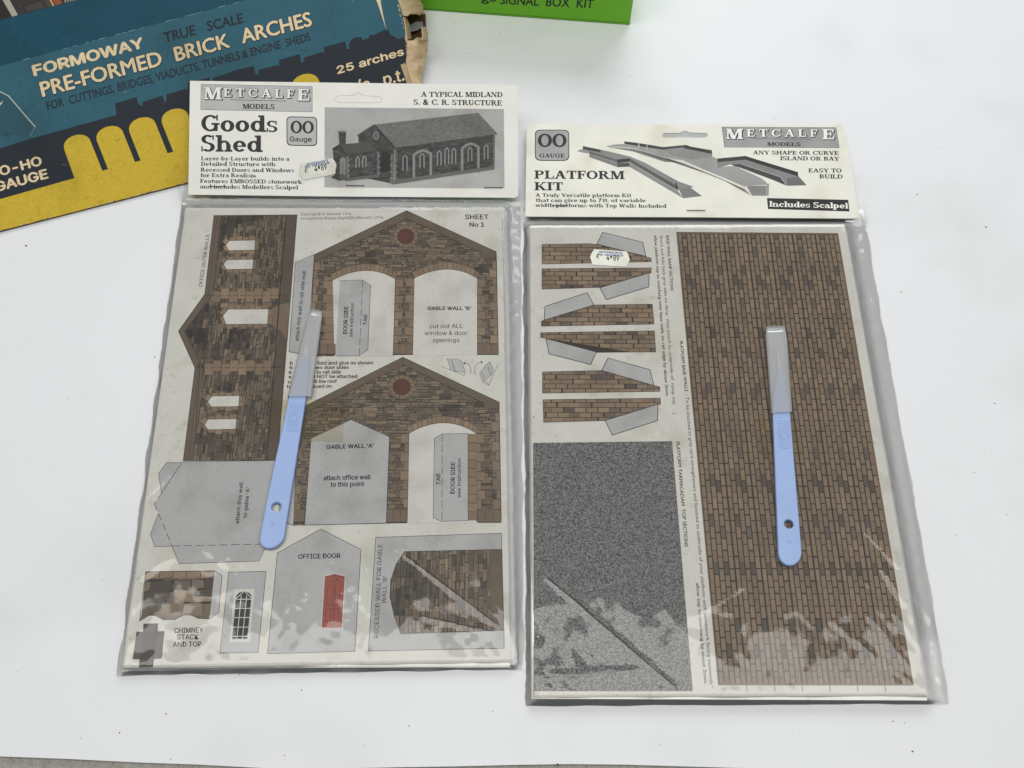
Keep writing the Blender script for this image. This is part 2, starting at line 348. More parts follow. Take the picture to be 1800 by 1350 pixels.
def block(ink, px, lay, col=None, ol=.3):
    ink.poly(px, JOINT, lay)
    P = [ink.S.to2(p) for p in px]; cx = sum(p[0] for p in P)/len(P); cy = sum(p[1] for p in P)/len(P)
    s = lambda p: (p[0]-(p[0]-cx)/max(.3, math.hypot(p[0]-cx, p[1]-cy))*ol*.7, p[1]-(p[1]-cy)/max(.3, math.hypot(p[0]-cx, p[1]-cy))*ol*.7)
    ink.add2([s(p) for p in P], col or shade(random.choice(TANS), random.uniform(.85, 1.1)), lay+1)
def lerp(a, b, t): return (a[0]+(b[0]-a[0])*t, a[1]+(b[1]-a[1])*t)
def quoins(ink, a0, a1, b0, b1, n, lay, wide=1.0, narrow=.62, flip=0, skip=()):
    """alternating long and short corner stones between the line a0-a1 (the arris) and b0-b1"""
    for k in range(n):
        if k in skip: continue
        t0, t1 = k/n, (k+1)/n; w = wide if (k+flip) % 2 == 0 else narrow
        A, B = lerp(a0, a1, t0), lerp(a0, a1, t1); C, D = lerp(b0, b1, t1), lerp(b0, b1, t0)
        block(ink, [A, B, lerp(B, C, w), lerp(A, D, w)], lay)
def arch_pts(l, p, r, n=12):
    """smooth arch through left springing, crown and right springing"""
    c = (2*p[0]-(l[0]+r[0])/2, 2*p[1]-(l[1]+r[1])/2)
    return [((1-t)**2*l[0]+2*t*(1-t)*c[0]+t*t*r[0], (1-t)**2*l[1]+2*t*(1-t)*c[1]+t*t*r[1]) for t in [k/n for k in range(n+1)]]
def voussoirs(ink, l, p, r, th, lay, n=14):
    A = arch_pts(l, p, r, n); B = arch_pts((l[0]-th*.35, l[1]-th*.8), (p[0], p[1]-th), (r[0]+th*.35, r[1]-th*.8), n)
    for k in range(n): block(ink, [A[k], A[k+1], B[k+1], B[k]], lay)
def surround(ink, poly, w, lay, step=13.0):
    """tan dressed stones round an opening"""
    cx = sum(p[0] for p in poly)/len(poly); cy = sum(p[1] for p in poly)/len(poly); i = 0
    for k in range(len(poly)):
        A, B = poly[k-1], poly[k]; L = math.hypot(B[0]-A[0], B[1]-A[1]); n = max(1, round(L/step))
        nx, ny = (B[1]-A[1])/L, -(B[0]-A[0])/L
        if nx*((A[0]+B[0])/2-cx)+ny*((A[1]+B[1])/2-cy) < 0: nx, ny = -nx, -ny
        for j in range(n):
            ww = w*(1.0 if i % 2 else .68); i += 1
            P, Q = lerp(A, B, j/n), lerp(A, B, (j+1)/n); block(ink, [P, Q, (Q[0]+nx*ww, Q[1]+ny*ww), (P[0]+nx*ww, P[1]+ny*ww)], lay)
BRICKS = [(1.60*c[0], 1.54*c[1], 1.45*c[2]) for c in [(.205, .150, .102), (.185, .137, .094), (.222, .164, .112), (.172, .128, .089), (.196, .148, .104)]]
BDARK = [(.155, .120, .088), (.125, .098, .074), (.185, .142, .104)]
def brick_fill(ink, conv, origin, ex, ey, nx, ny, bl, bh, lay, joint=.32, darkset=None, seed=0, pdark=.1):
    rnd = random.Random(seed)
    for j in range(ny):
        for i in range(-1, nx+1):
            x0 = i*bl+(bl/2 if j % 2 else 0)+rnd.uniform(-.5, .5); y0 = j*bh
            q = [(x0+joint/2, y0+joint/2), (x0+bl-joint/2, y0+joint/2), (x0+bl-joint/2, y0+bh-joint/2), (x0+joint/2, y0+bh-joint/2)]
            W = [(origin[0]+ex[0]*a+ey[0]*b, origin[1]+ex[1]*a+ey[1]*b) for a, b in q]
            W = clip(W, conv)
            if len(W) < 3: continue
            d = rnd.random() < pdark or (darkset is not None and darkset(i, j))
            c = rnd.choice(BDARK) if d else rnd.choice(BRICKS)
            ink.add2(W, shade(c, rnd.uniform(.88, 1.12)), lay)

K = (.016, .015, .015); WHITE = (.87, .862, .80); GREY = (.60, .61, .615); TRIM = (.172, .128, .088)

# ================================================================== THE SETTING
def solid_outline(pts, z0, z1):
    n = len(pts); v = [(x, y, z1) for x, y in pts]+[(x, y, z0) for x, y in pts]
    f = [list(range(n)), list(range(2*n-1, n-1, -1))]+[[k, k+n, (k+1) % n+n, (k+1) % n] for k in range(n)]
    return v, f
def ccw(p):
    return p if sum(p[k-1][0]*p[k][1]-p[k][0]*p[k-1][1] for k in range(len(p))) > 0 else p[::-1]
edge = [(-60, 1326), (0, 1329.5), (120, 1334), (240, 1340), (350, 1344), (470, 1350.5), (600, 1351), (700, 1348.5), (800, 1347), (900, 1344.5), (1000, 1343), (1100, 1344), (1200, 1347), (1300, 1350), (1420, 1354), (1600, 1357), (1860, 1358)]
ef = [bp(*p, 0) for p in edge]
pts = [(-1500, ef[0].y+6)]+[(p.x, p.y) for p in ef]+[(1500, ef[-1].y-2), (1500, 1500), (-1500, 1500)]
v, f = solid_outline(pts, -3.0, 0.0)
board = mesh_from('white_board', v, f, M_BOARD); board.name = 'backdrop'; board['kind'] = 'structure'
v, f = solid_outline([(-1600, -600), (1600, -600), (1600, 1600), (-1600, 1600)], -28, -3.02)
tb = mesh_from('table', v, f, M_STONE); tb['kind'] = 'structure'

# grit on the board: too fine to count
gm_v, gm_f = [], []
spots = [(1733, 399, 3.2), (1584, 513, 2.2), (1612, 342, 3), (1748, 709, 2), (1570, 1268, 2.2), (1604, 1321, 2.6), (1590, 1271, 1.4), (210, 1288, 2.2), (292, 1255, 1.8), (530, 1213, 2.2), (421, 1186, 1.6), (719, 1276, 2.2), (46, 432, 4), (801, 42, 2.2), (880, 59, 1.8), (820, 94, 2), (993, 101, 1.6), (1109, 134, 2), (1092, 153, 1.6), (1290, 208, 1.4), (120, 700, 1.8), (1680, 940, 1.6), (1713, 830, 1.6), (500, 1328, 2), (980, 1344, 4.5), (1363, 209, 1.6), (1500, 1300, 1.4), (866, 1250, 1.6), (272, 628, 2.2), (180, 1020, 1.4), (300, 1335, 1.4), (1430, 130, 1.3), (1655, 260, 1.4), (90, 820, 1.3), (30, 1180, 1.3), (640, 1310, 1.3), (1160, 1310, 1.4)]
rg = random.Random(3)
spots += [(rg.uniform(0, 1800), rg.uniform(100, 1340), rg.uniform(.6, 1.1)) for _ in range(90)]
for (x, y, r) in spots:
    P = bp(x, y, 0); r = r*.16; i = len(gm_v); a0 = rg.random()*3; el = rg.uniform(1, 1.9)
    for k in range(6):
        a = k*math.pi/3; q = Vector((math.cos(a)*r*el*rg.uniform(.7, 1.2), math.sin(a)*r*rg.uniform(.7, 1.2)))
        gm_v.append((P.x+q.x*math.cos(a0)-q.y*math.sin(a0), P.y+q.x*math.sin(a0)+q.y*math.cos(a0), .02))
    gm_v.append((P.x, P.y, r*.7+.05)); gm_f += [[i+k, i+(k+1) % 6, i+6] for k in range(6)]
for k in range(16):
    P = bp(rg.uniform(0, 1800), rg.uniform(420, 1330), 0); an = rg.uniform(0, 3.1); ln = rg.uniform(1.2, 4.5); i = len(gm_v)
    for q in range(4):
        t = q/3; bx, by = P.x+math.cos(an+t*.6)*ln*t, P.y+math.sin(an+t*.6)*ln*t
        gm_v += [(bx-.05, by-.05, .03), (bx+.05, by+.05, .09)]
    for q in range(3): gm_f.append([i+2*q, i+2*q+1, i+2*q+3, i+2*q+2])
g = mesh_from('grit', gm_v, gm_f, M_DUST); g['kind'] = 'stuff'; g['label'] = 'dark crumbs of grit scattered over the white board'; g['category'] = 'grit'

# ================================================================== helpers for the two packets
def quad_at(px, z): return [bp(*p, z) for p in px]
def curve_plate(name, outlines, surf, thick, m, parent, bevel=0.0):
    """flat plate with holes: first outline is the rim, the others are holes (2D mm on surf); bottom on the surf"""
    cu = bpy.data.curves.new(name, 'CURVE'); cu.dimensions = '2D'; cu.fill_mode = 'BOTH'; cu.extrude = max(.001, thick/2-bevel); cu.bevel_depth = bevel; cu.bevel_resolution = 2; cu.offset = -bevel
    for o in outlines:
        sp = cu.splines.new('POLY'); sp.points.add(len(o)-1); sp.use_cyclic_u = True
        for k, p in enumerate(o): sp.points[k].co = (p[0], p[1], 0, 1)
    ob = bpy.data.objects.new(name, cu); COL.objects.link(ob)
    dg = bpy.context.evaluated_depsgraph_get(); dg.update()
    me = bpy.data.meshes.new_from_object(ob.evaluated_get(dg)); bpy.data.objects.remove(ob); bpy.data.curves.remove(cu)
    for vtx in me.vertices:
        vtx.co = (surf.to3(vtx.co.x, vtx.co.y, vtx.co.z+thick/2)-surf.base)*U
    me.name = name; me.materials.clear()
    return link(name, me, m, parent)
def rrect(ink, px, col, lay, r=1.2, S=None):
    P = [(S or ink.S).to2(p) for p in px]; out = []
    for k in range(4):
        A, B, C = P[k-1], P[k], P[(k+1) % 4]
        la = math.hypot(A[0]-B[0], A[1]-B[1]); lc = math.hypot(C[0]-B[0], C[1]-B[1])
        a = lerp(B, A, r/la); c = lerp(B, C, r/lc)
        out += [((1-t)**2*a[0]+2*t*(1-t)*B[0]+t*t*c[0], (1-t)**2*a[1]+2*t*(1-t)*B[1]+t*t*c[1]) for t in (0, .25, .5, .75, 1)]
    if ink is None: return out
    ink.add2(out, col, lay); return out
def staple(px0, px1, S, parent):
    a, b = S.to2(px0), S.to2(px1); v, f = [], []
    dx, dy = b[0]-a[0], b[1]-a[1]; l = math.hypot(dx, dy); nx, ny = -dy/l, dx/l; n = 8
    path = [(a[0], a[1], .05), (a[0]+dx/l*.4, a[1]+dy/l*.4, .5), (b[0]-dx/l*.4, b[1]-dy/l*.4, .5), (b[0], b[1], .05)]
    for (x, y, h) in path:
        for k in range(n):
            t = 2*math.pi*k/n; v.append(S.to3(x+nx*.26*math.cos(t), y+ny*.26*math.cos(t), h+.26*math.sin(t)+.1))
    for q in range(len(path)-1):
        for k in range(n): f.append([q*n+k, q*n+(k+1) % n, (q+1)*n+(k+1) % n, (q+1)*n+k])
    return mesh_from('staple', v, f, M_STEEL, parent, S.base, True)
def logo(ink, z, panel, M_, mid, E_, ul, models, lay, grey):
    ink.poly(z(*panel), grey, lay); ink.path(z(*panel), .25, shade(K, 6), lay+.3, True)
    for nm, (p0, p1, cap), tr in (('M', M_, 0), ('ETCALF', mid, .34), ('E', E_, 0)):
        for q, sh in enumerate([(-.22, .22), (.2, .2), (-.2, -.2), (.35, -.35), (.62, -.6), (.8, -.45)]):
            word(ink, nm, z, p0, p1, cap, K, lay+1+q*.3, font='serif', track=tr, shift=sh)
        word(ink, nm, z, p0, p1, cap, WHITE, lay+3.4, font='serif', track=tr)
    ink.path(z(*ul), .3, K, lay+1)
    word(ink, 'MODELS', z, *models, K, lay+1, font='serif')

def sheet_stack(name, quad_px, zt, parent, base):
    """the top sheet of printed card with the rest of its pack under it"""
    Q = quad_at(quad_px, zt); cx = sum((q for q in Q), Vector())/4
    v, f = [], []; n = 5; t = zt/n; rr = random.Random(len(name)+int(zt*10))
    for k in range(n):
        dx, dy, sc = (0, 0, 1) if k == n-1 else (rr.uniform(-.5, .9), rr.uniform(-.9, .2) if zt < 5 else rr.uniform(.7, 2.4), 1.0)
        i = len(v)
        for z in (k*t+.12, (k+1)*t):
            v += [((q.x-cx.x)*sc+cx.x+dx, (q.y-cx.y)*sc+cx.y+dy, z) for q in Q]
        f += [[i+4, i+7, i+6, i+5], [i, i+1, i+2, i+3]]+[[i+j, i+4+j, i+4+(j+1) % 4, i+(j+1) % 4] for j in range(4)]
    for fc in f: fc.reverse() if False else None
    return mesh_from(name, v, f, M_CARD, parent, base)

def seg_d(p, a, b):
    ab = (b[0]-a[0], b[1]-a[1]); l2 = ab[0]**2+ab[1]**2 or 1e-9; t = max(0, min(1, ((p[0]-a[0])*ab[0]+(p[1]-a[1])*ab[1])/l2))
    return math.hypot(p[0]-a[0]-ab[0]*t, p[1]-a[1]-ab[1]*t), t
def poly_d(p, poly):
    """signed distance to a convex outline: negative inside"""
    d = -1e9
    for k in range(len(poly)):
        a, b = poly[k-1], poly[k]; l = math.hypot(b[0]-a[0], b[1]-a[1])
        d = max(d, ((p[0]-a[0])*(b[1]-a[1])-(p[1]-a[1])*(b[0]-a[0]))/l)
    if d > 0: d = min(seg_d(p, poly[k-1], poly[k])[0] for k in range(len(poly)))
    return d
def sm(x): x = max(0, min(1, x)); return x*x*(3-2*x)
def bag(name, outline_px, sheet_px, zt, blade_px, header, creases, parent, base, seed, step=1.7, topz=None):
    """clear film: a loose upper skin over the cards and a lower skin on the board, welded round the rim"""
    out = [(p.x, p.y) for p in quad_at(outline_px, 1.5)]
    sh = ccw([(p.x, p.y) for p in quad_at(sheet_px, zt)])
    bl = ccw([(p.x, p.y) for p in quad_at(blade_px, zt+3)])
    cr = [((bp(*a, zt).x, bp(*a, zt).y), (bp(*b, zt).x, bp(*b, zt).y), h, w) for a, b, h, w in creases]
    TL, TR, BR, BL = out
    nu = int((Vector(TR)-Vector(TL)).length/step); nv = int((Vector(TL)-Vector(BL)).length/step)
    outc = ccw(out); so = seed*17.3
    def height(x, y, s, t):
        d = poly_d((x, y), sh); e = -poly_d((x, y), outc)
        nz = noise.noise
        if d <= 0: z = zt+.45
        else: z = .7+(zt-.3)*(1-sm(d/7.5))+.15
        low = sm((t-.55)/.4)                                  # slack gathers towards the closed end
        w1 = nz(Vector((x/20, y/52, so))); w2 = abs(nz(Vector((x/10+.35*nz(Vector((x/8, y/8, so))), y/21, so+5)))); w3 = nz(Vector((x/3.4, y/6.5, so+9))); w4 = abs(nz(Vector(((x+.8*y)/7, (x-y)/34, so+2))))
        z += .42*(w1+.2)*(1+1.0*low)+(.10+.42*low)*(.5-w2)+(.012+.045*low)*w3-.62*low*max(0, .10-w4)-.5*low*max(0, .07-abs(nz(Vector(((x-.55*y)/8, (.55*x+y)/60, so+7)))))
        if t < .05: z += 1.0*(1-t/.05)*(.6+.4*nz(Vector((x/8, y/3, so))))
        z += 1.9*math.exp(-((t-.022)/.012)**2)*(.75+.45*nz(Vector((x/30, 1, so))))     # the roll of slack below the header
        corner = max(0, 1-math.hypot(s-1, (t-1)*1.4)/.24)+max(0, 1-math.hypot(s, (t-1)*1.4)/.12)
        z += corner*(.7*abs(nz(Vector(((x+y)/5.0, (x-y)/26, so))))+.3*nz(Vector((x/4, y/4, so))))
        for a, b, h, w in cr:
            dd, tt_ = seg_d((x, y), a, b)
            if dd < w: z += h*(1-dd/w)*(math.sin(math.pi*min(1, tt_*1.0+.0)) ** .5 if 0 < tt_ < 1 else 0)
        db = poly_d((x, y), bl)
        if db < 2: z = zt+.5+(z-zt-.5)*sm(db/2)                # held flat against the card by the scalpel
        if d > 0: z = max(z+min(1, d/3)*(.32*nz(Vector((x/2.8, y/4.2, so)))+.55*(.4-abs(nz(Vector((x/6, y/13, so+4)))))), .55)
        if e < 4: z = .3+(z-.3)*sm(e/4)
        if topz is not None and t < .06: z = z+(topz(x, y)-z)*sm((.06-t)/.06)
        return max(z, .3)
    v, f = [], []
    for j in range(nv+1):
        for i in range(nu+1):
            s, t = i/nu, j/nv
            A = lerp(TL, TR, s); B = lerp(BL, BR, s); P = lerp(A, B, t)
            wob = (1.3*noise.noise(Vector((P[1]/17, so, 0)))+.5*noise.noise(Vector((P[1]/4, so, 7))))*(1 if i in (0, nu) else 0)
            v.append((P[0]+wob, P[1]+.7*noise.noise(Vector((P[0]/18, so, 3)))*(1 if j == nv else 0), height(P[0], P[1], s, t)))
    for j in range(nv):
        for i in range(nu):
            k = j*(nu+1)+i; f.append([k, k+nu+1, k+nu+2, k+1])
    n0 = len(v)
    for q in (TL, TR, BR, BL): v.append((q[0], q[1], .06))
    f.append([n0, n0+1, n0+2, n0+3])
    o = mesh_from(name, v, f, M_FILM, parent, base, True)
    return o

def scalpel(label, handle_px, taper_px, hole_px, hole_r, dimple_px, ring_px, ring_ax, sleeve_px, blade_px, z0):
    c = bp(*hole_px, z0); base = Vector((c.x, c.y, z0))
    e = empty('scalpel', base, label, 'scalpel', 'blue plastic scalpels packed in the kits')
    S = Surf(Vector((c.x, c.y, z0)), Vector((1, 0, 0)), Vector((0, 0, 1)), base)
    S.A.z = z0+3.2
    h2 = [S.to2(p) for p in handle_px]; ho = S.to2(hole_px); S.A.z = z0
    hole = [(ho[0]+hole_r*math.cos(k*math.pi/10), ho[1]+hole_r*math.sin(k*math.pi/10)) for k in range(20)]
    hd = curve_plate('handle', [h2, hole], S, 3.4, M_BLUE, e, .7)
    S.A.z = z0+3.4
    v, f = [], []                                              # raised thumb rings and the moulding pip
    def torus(cx, cy, R, r, a0=0, a1=360, sx=1.0):
        n, m = 30, 8; i0 = len(v); full = a1-a0 >= 360
        for a in range(n+1):
            an = math.radians(a0+(a1-a0)*a/n)
            for b in range(m):
                bn = 2*math.pi*b/m; v.append(S.to3(cx+(R+r*math.cos(bn))*math.cos(an)*sx, cy+(R+r*math.cos(bn))*math.sin(an), r*math.sin(bn)*.5))
        for a in range(n):
            for b in range(m): f.append([i0+a*m+b, i0+(a+1)*m+b, i0+(a+1)*m+(b+1) % m, i0+a*m+(b+1) % m])
    rc = S.to2(ring_px); ra = S.to2(ring_ax); ang = math.degrees(math.atan2(ra[1]-rc[1], ra[0]-rc[0]))
    torus(rc[0], rc[1], 2.0, .5); torus(rc[0], rc[1], 3.3, .45)
    for R in (4.6, 6.0, 7.4, 8.8):
        w = math.degrees(math.asin(min(1, 3.5/R)))
        torus(rc[0], rc[1], R, .42, ang-w, ang+w); torus(rc[0], rc[1], R, .42, ang+180-w, ang+180+w)
    mesh_from('thumb_grip', v, f, M_BLUE, e, base, True)
    v, f = [], []; dp = S.to2(dimple_px); torus(dp[0], dp[1], .9, .35)
    mesh_from('moulding_pip', v, f, M_BLUE, e, base, True)
    S.A.z = z0+1.6; b2 = [S.to2(p) for p in blade_px]; curve_plate('blade', [b2], S, .4, M_BLADE, e)
    # frosted sleeve: a flattened tube closed at the far end
    S.A.z = z0+3.6; q = [S.to2(p) for p in sleeve_px]; S.A.z = z0
    far0, far1, near1, near0 = q; v, f = [], []; n, m = 18, 20
    for a in range(n+1):
        t = a/n; L_, R_ = lerp(far0, near0, t), lerp(far1, near1, t); cx, cy = lerp(L_, R_, .5)
        hx, hy = (R_[0]-L_[0])/2, (R_[1]-L_[1])/2; hgt = 2.15*(.8+.2*sm(t*3)); k0 = .93+.07*sm(t*8)
        for b in range(m):
            an = 2*math.pi*b/m; cxx = math.copysign(abs(math.cos(an))**.45, math.cos(an)); szz = math.copysign(abs(math.sin(an))**.6, math.sin(an))
            v.append(S.to3(cx+hx*cxx*k0, cy+hy*cxx*k0, 2.25+hgt*szz))
    for a in range(n):
        for b in range(m): f.append([a*m+b, a*m+(b+1) % m, (a+1)*m+(b+1) % m, (a+1)*m+b])
    f.append(list(range(m)))
    mesh_from('blade_sleeve', v, f, M_SLEEVE, e, base, True)
    return e
def rounded_end(l, r, tip, n=12):
    """half-ellipse from l round the tip to r"""
    c = lerp(l, r, .5); ax = ((r[0]-l[0])/2, (r[1]-l[1])/2); ay = (tip[0]-c[0], tip[1]-c[1])
    return [(c[0]-ax[0]*math.cos(k*math.pi/n)+ay[0]*math.sin(k*math.pi/n), c[1]-ax[1]*math.cos(k*math.pi/n)+ay[1]*math.sin(k*math.pi/n)) for k in range(n+1)]
def sticker(surf, outline_px, z, shop, train, price, parent, lay):
    ink = Ink(surf); ink.poly(outline_px, (.78, .78, .68), lay)
    blue = (.03, .09, .28)
    lettering(ink, "JEFFERSON'S", *shop, blue, lay+1, bold=.03); lettering(ink, 'THE TRAINSHOP', *train, blue, lay+1, bold=.03)
    for txt, a, b, cap in price: lettering(ink, txt, a, b, cap, K, lay+2, bold=.012)
    return ink.build('price_sticker', M_INK, parent)

# ================================================================== PACKET 1: goods shed
Z1 = 4.0
b1 = bp(570, 760, 0); B1 = Vector((b1.x, b1.y, 0))
kit1 = empty('model_kit_packet', B1, 'clear bag of printed card headed Goods Shed, propped on the blue and yellow carton', 'model kit', 'card model kits in hang bags')
SH1 = [(327, 366), (882, 367), (897, 1170), (213, 1172)]
sheet1 = sheet_stack('card_sheet', SH1, Z1, kit1, B1)
S1 = Surf(Vector((B1.x, B1.y, Z1)), Vector((math.cos(.034), math.sin(.034), 0)), Vector((0, 0, 1)), B1)
zH, zI, zJ, zK, zL, zM, zN = zoomed(300, 350, 5.4), zoomed(600, 350, 5.4), zoomed(270, 560, 5), zoomed(580, 560, 5), zoomed(190, 780, 3.068), zoomed(500, 450, 5.4), zoomed(540, 780, 3.068)
AN = .0
# office outer walls
ink = Ink(S1)
A_, B_, C_, D_, E_, F_, G_ = (376.3, 379.3), (522.2, 378), (488, 809), (322.4, 810), (343, 647), (313.9, 582.4), (360.2, 517.6)
mr, ml_ = lerp(B_, C_, .325), lerp(B_, C_, .625)
so = [(400, 400, 9), (440, 385, 7), (392, 430, 6), (330, 583, 10), (345, 600, 9), (410, 575, 6), (420, 600, 8), (352, 560, 8), (400, 690, 7), (433, 660, 6), (360, 780, 6), (400, 790, 5)]
VA = math.pi/2-.02
rubble(ink, [A_, B_, mr, G_], 1, VA, soot=so, k=.9, dirty=.3); rubble(ink, [G_, mr, ml_, E_, F_], 1.02, VA, soot=so, k=.88, dirty=.32); rubble(ink, [E_, ml_, C_, D_], 1.04, VA, soot=so, k=.9, dirty=.3)
def strip(p, q, r, s, col, lay): ink.poly([p, q, r, s], col, lay)
strip(A_, (389, 379.2), (374, 517), G_, TRIM, 3); strip(E_, (357, 647), (340, 810), D_, TRIM, 3.05)
strip(G_, F_, (325, 583), (371, 520), TRIM, 3.1); strip(F_, E_, (352, 636), (325, 583), TRIM, 3.15)
ink.path([(389, 379.2), (374, 517), (325, 583), (352, 640), (340, 810)], .3, DARK, 4); ink.path([(382, 379), (366, 520)], .2, DARK, 4.2); ink.path([(350, 650), (331, 810)], .2, DARK, 4.2)
strip((505, 378.2), B_, C_, (470.5, 809), shade(TRIM, .72), 3); ink.path([(503, 378), (469, 809)], .8, DARK, 4)
for t in (.35, .52, .57, .62): ink.path([lerp((505, 378.2), (470.5, 809), t), lerp(B_, C_, t)], .2, DARK, 4.3)
ink.poly(zH((930, 1050), (1045, 1000), (1130, 985), (1110, 1345), (1045, 1250), (935, 1180)), shade(TANS[0], .72), 3.5)
for (y0, y1, xs, zz) in ((852, 982, (400, 1030), zH), (372, 498, (450, 1040), zJ)):
    n = 8
    for k in range(n):
        x0 = xs[0]+(xs[1]-xs[0])*k/n; x1 = xs[0]+(xs[1]-xs[0])*(k+1)/n; up = k % 2
        block(ink, zz((x0, y0-5+(0 if up else 28)), (x1, y0-5+(0 if up else 28)), (x1-4, y1-(32 if up else 0)), (x0-4, y1-(32 if up else 0))), 5)
        if zz is zH: block(ink, zz((x0-6, y1+6), (x1-6, y1+6), (x1-10, y1+50), (x0-10, y1+50)), 5) if k in (1, 2, 4, 6) else None
for wz, w in ((zH, [(525, 437), (560, 398), (803, 393), (797, 485), (550, 490)]), (zH, [(502, 618), (538, 580), (785, 575), (778, 665), (530, 670)]), (zH, [(497, 1110), (548, 1048), (930, 1047), (918, 1187), (527, 1190)]), (zJ, [(478, 732), (512, 685), (755, 680), (748, 773), (510, 777)]), (zJ, [(448, 937), (480, 888), (730, 884), (722, 972), (480, 978)])):
    P = wz(*w); surround(ink, P, 8.5, 7, 12); ink.poly(P, WHITE, 9); ink.path(P, .2, JOINT, 9.5, True)
ink.dash(*zH((325, 918), (1140, 915)), .22, K, 9.8, 3, 1.5); ink.dash(*zJ((365, 435), (1150, 430)), .22, K, 9.8, 3, 1.5)
ink.path([A_, B_, C_, D_, E_, F_, G_], .32, K, 9.8, True)
ink.build('office_wall_print', M_INK, sheet1)
# gable wall B
def gable(apex, re, rb, lb, le, vent, vr, soots, trim_w, openings, piers, tabs):
    rubble(ink, [apex, re, rb, lb, le], 1, -.01, soot=soots, dirty=.14)
    for a, b in ((apex, re), (le, apex)):
        ink.poly([a, b, (b[0], b[1]+trim_w*1.25), (a[0], a[1]+trim_w*1.15)], TRIM, 3); ink.path([(a[0], a[1]+trim_w*1.2), (b[0], b[1]+trim_w*1.3)], .4, DARK, 4); ink.path([a, b], .35, K, 4.2)
    ink.path([apex, (apex[0], apex[1]+trim_w*1.1)], .2, DARK, 4.5)
    block(ink, [(re[0]-27, re[1]+1), (re[0], re[1]+1), (re[0], re[1]+trim_w), (re[0]-27, re[1]+trim_w)], 4.6, shade(TRIM, 1.0)); block(ink, [(re[0]-20, re[1]+trim_w), (re[0], re[1]+trim_w), (re[0], re[1]+trim_w+7), (re[0]-20, re[1]+trim_w+7)], 4.6, shade(TRIM, .8))
    n = 14
    for k in range(n):
        a0, a1 = 2*math.pi*k/n, 2*math.pi*(k+1)/n
        e = lambda a, r: (vent[0]+r*math.cos(a), vent[1]+r*.92*math.sin(a))
        block(ink, [e(a0, vr), e(a1, vr), e(a1, vr*.66), e(a0, vr*.66)], 5, shade(TANS[0], .8))
    cpts = [(vent[0]+vr*.64*math.cos(k*math.pi/12), vent[1]+vr*.6*math.sin(k*math.pi/12)) for k in range(24)]
    ink.poly(cpts, (.165, .042, .027), 5.5)
    for k in range(-4, 5): ink.path([(vent[0]-math.sqrt(max(0, 1-(k/5)**2))*vr*.58, vent[1]+k*vr*.12), (vent[0]+math.sqrt(max(0, 1-(k/5)**2))*vr*.58, vent[1]+k*vr*.12)], .28, (.05, .015, .01), 6)
    ink.path(cpts, .4, DARK, 6.2, True)
ink = Ink(S1)
gable((714.8, 370.4), (872.2, 442.6), (876, 621), (543.5, 627), (552.8, 447.6), (713.3, 415.7), 22, [(642, 459, 6.5), (665, 450, 4), (605, 430, 3), (575, 525, 5), (842, 475, 4)], 11, 0, 0, 0)
for l, p, r, dn, dl in (((585, 492.6), (643, 476), (695, 491), (691, 626), (588, 628)), ((728.7, 489), (787, 473.7), (839.3, 490), (839, 624), (726, 626))):
    voussoirs(ink, l, p, r, 12, 5); ink.poly(arch_pts(l, p, r)+[dn, dl], WHITE, 7); ink.path(arch_pts(l, p, r)+[dn], .28, K, 7.5)
quoins(ink, (728.7, 490), (726, 604), (711, 490), (709, 604), 8, 5, .9, .5); quoins(ink, (695.4, 492), (691.5, 604), (712, 492), (709, 604), 8, 5, .85, .45, 0)
quoins(ink, (839.3, 491), (839, 604), (857, 491), (857, 604), 8, 5, .8, .4); quoins(ink, (873.5, 459), (875.6, 604), (855, 459), (857, 604), 10, 5, .75, .42, 1)
quoins(ink, (597, 494), (591, 610), (569, 494), (562, 610), 9, 5.2, 1.0, .78); quoins(ink, (552.5, 462), (548, 545), (566, 462), (561, 545), 6, 5, .75, .45)
for x0, x1 in ((548, 590), (691.4, 726), (839, 876)):
    for k in range(3): block(ink, [(x0+(x1-x0)*k/3, 605), (x0+(x1-x0)*(k+1)/3, 605), (x0+(x1-x0)*(k+1)/3, 623), (x0+(x1-x0)*k/3, 623)], 7.2, shade(TANS[1], .75))
    ink.path([(x0, 623.5), (x1, 623.5)], .35, K, 9)
ink.path([(872.2, 442.6), (876, 621)], .35, K, 9); ink.path([(552.8, 447.6), (543.5, 627)], .35, K, 9)
P = zM((527, 235), (740, 230), (818, 280), (793, 890), (710, 948), (487, 950)); ink.poly(P, GREY, 8); ink.path([P[-1]]+P[1:5][::-1][::-1], .25, K, 8.4) if False else ink.path(P[0:], .28, K, 8.4)
ink.dash(*zM((742, 235), (712, 945)), .3, K, 8.8, 5, 2)
side(ink, 'DOOR SIDE', zM, (594, 740), (606, 482), -38, K, 8.8, bold=.025); side(ink, 'see instruction', zM, (646, 770), (661, 447), -33, K, 8.8, bold=.012); side(ink, 'TAB', zM, (779, 657), (786, 561), -32, K, 8.8, bold=.02)
P = [(519.4, 462), (552.8, 447.6), (546, 542), (543.5, 627), (525, 622), (508.3, 618.5)]; ink.poly(P, GREY, 8); ink.path(P, .3, K, 8.4, True)
lettering(ink, 'attach this wall to rail side wall', (525, 600), (537.8, 476.5), (-6.6, -.5), K, 8.8, bold=.014)
word(ink, "GABLE WALL 'B'", zI, (820, 1055), (1230, 1055), 33, K, 8.8, bold=.028); word(ink, 'cut out ALL', zI, (838, 1228), (1152, 1225), 39, K, 8.8, bold=.002)
word(ink, 'window & door', zI, (790, 1293), (1200, 1292), 39, K, 8.8, bold=.002); word(ink, 'openings', zK, (905, 210), (1138, 208), 36, K, 8.8, bold=.002)
ink.build('gable_wall_print', M_INK, sheet1, 'gable wall print with two open arches')
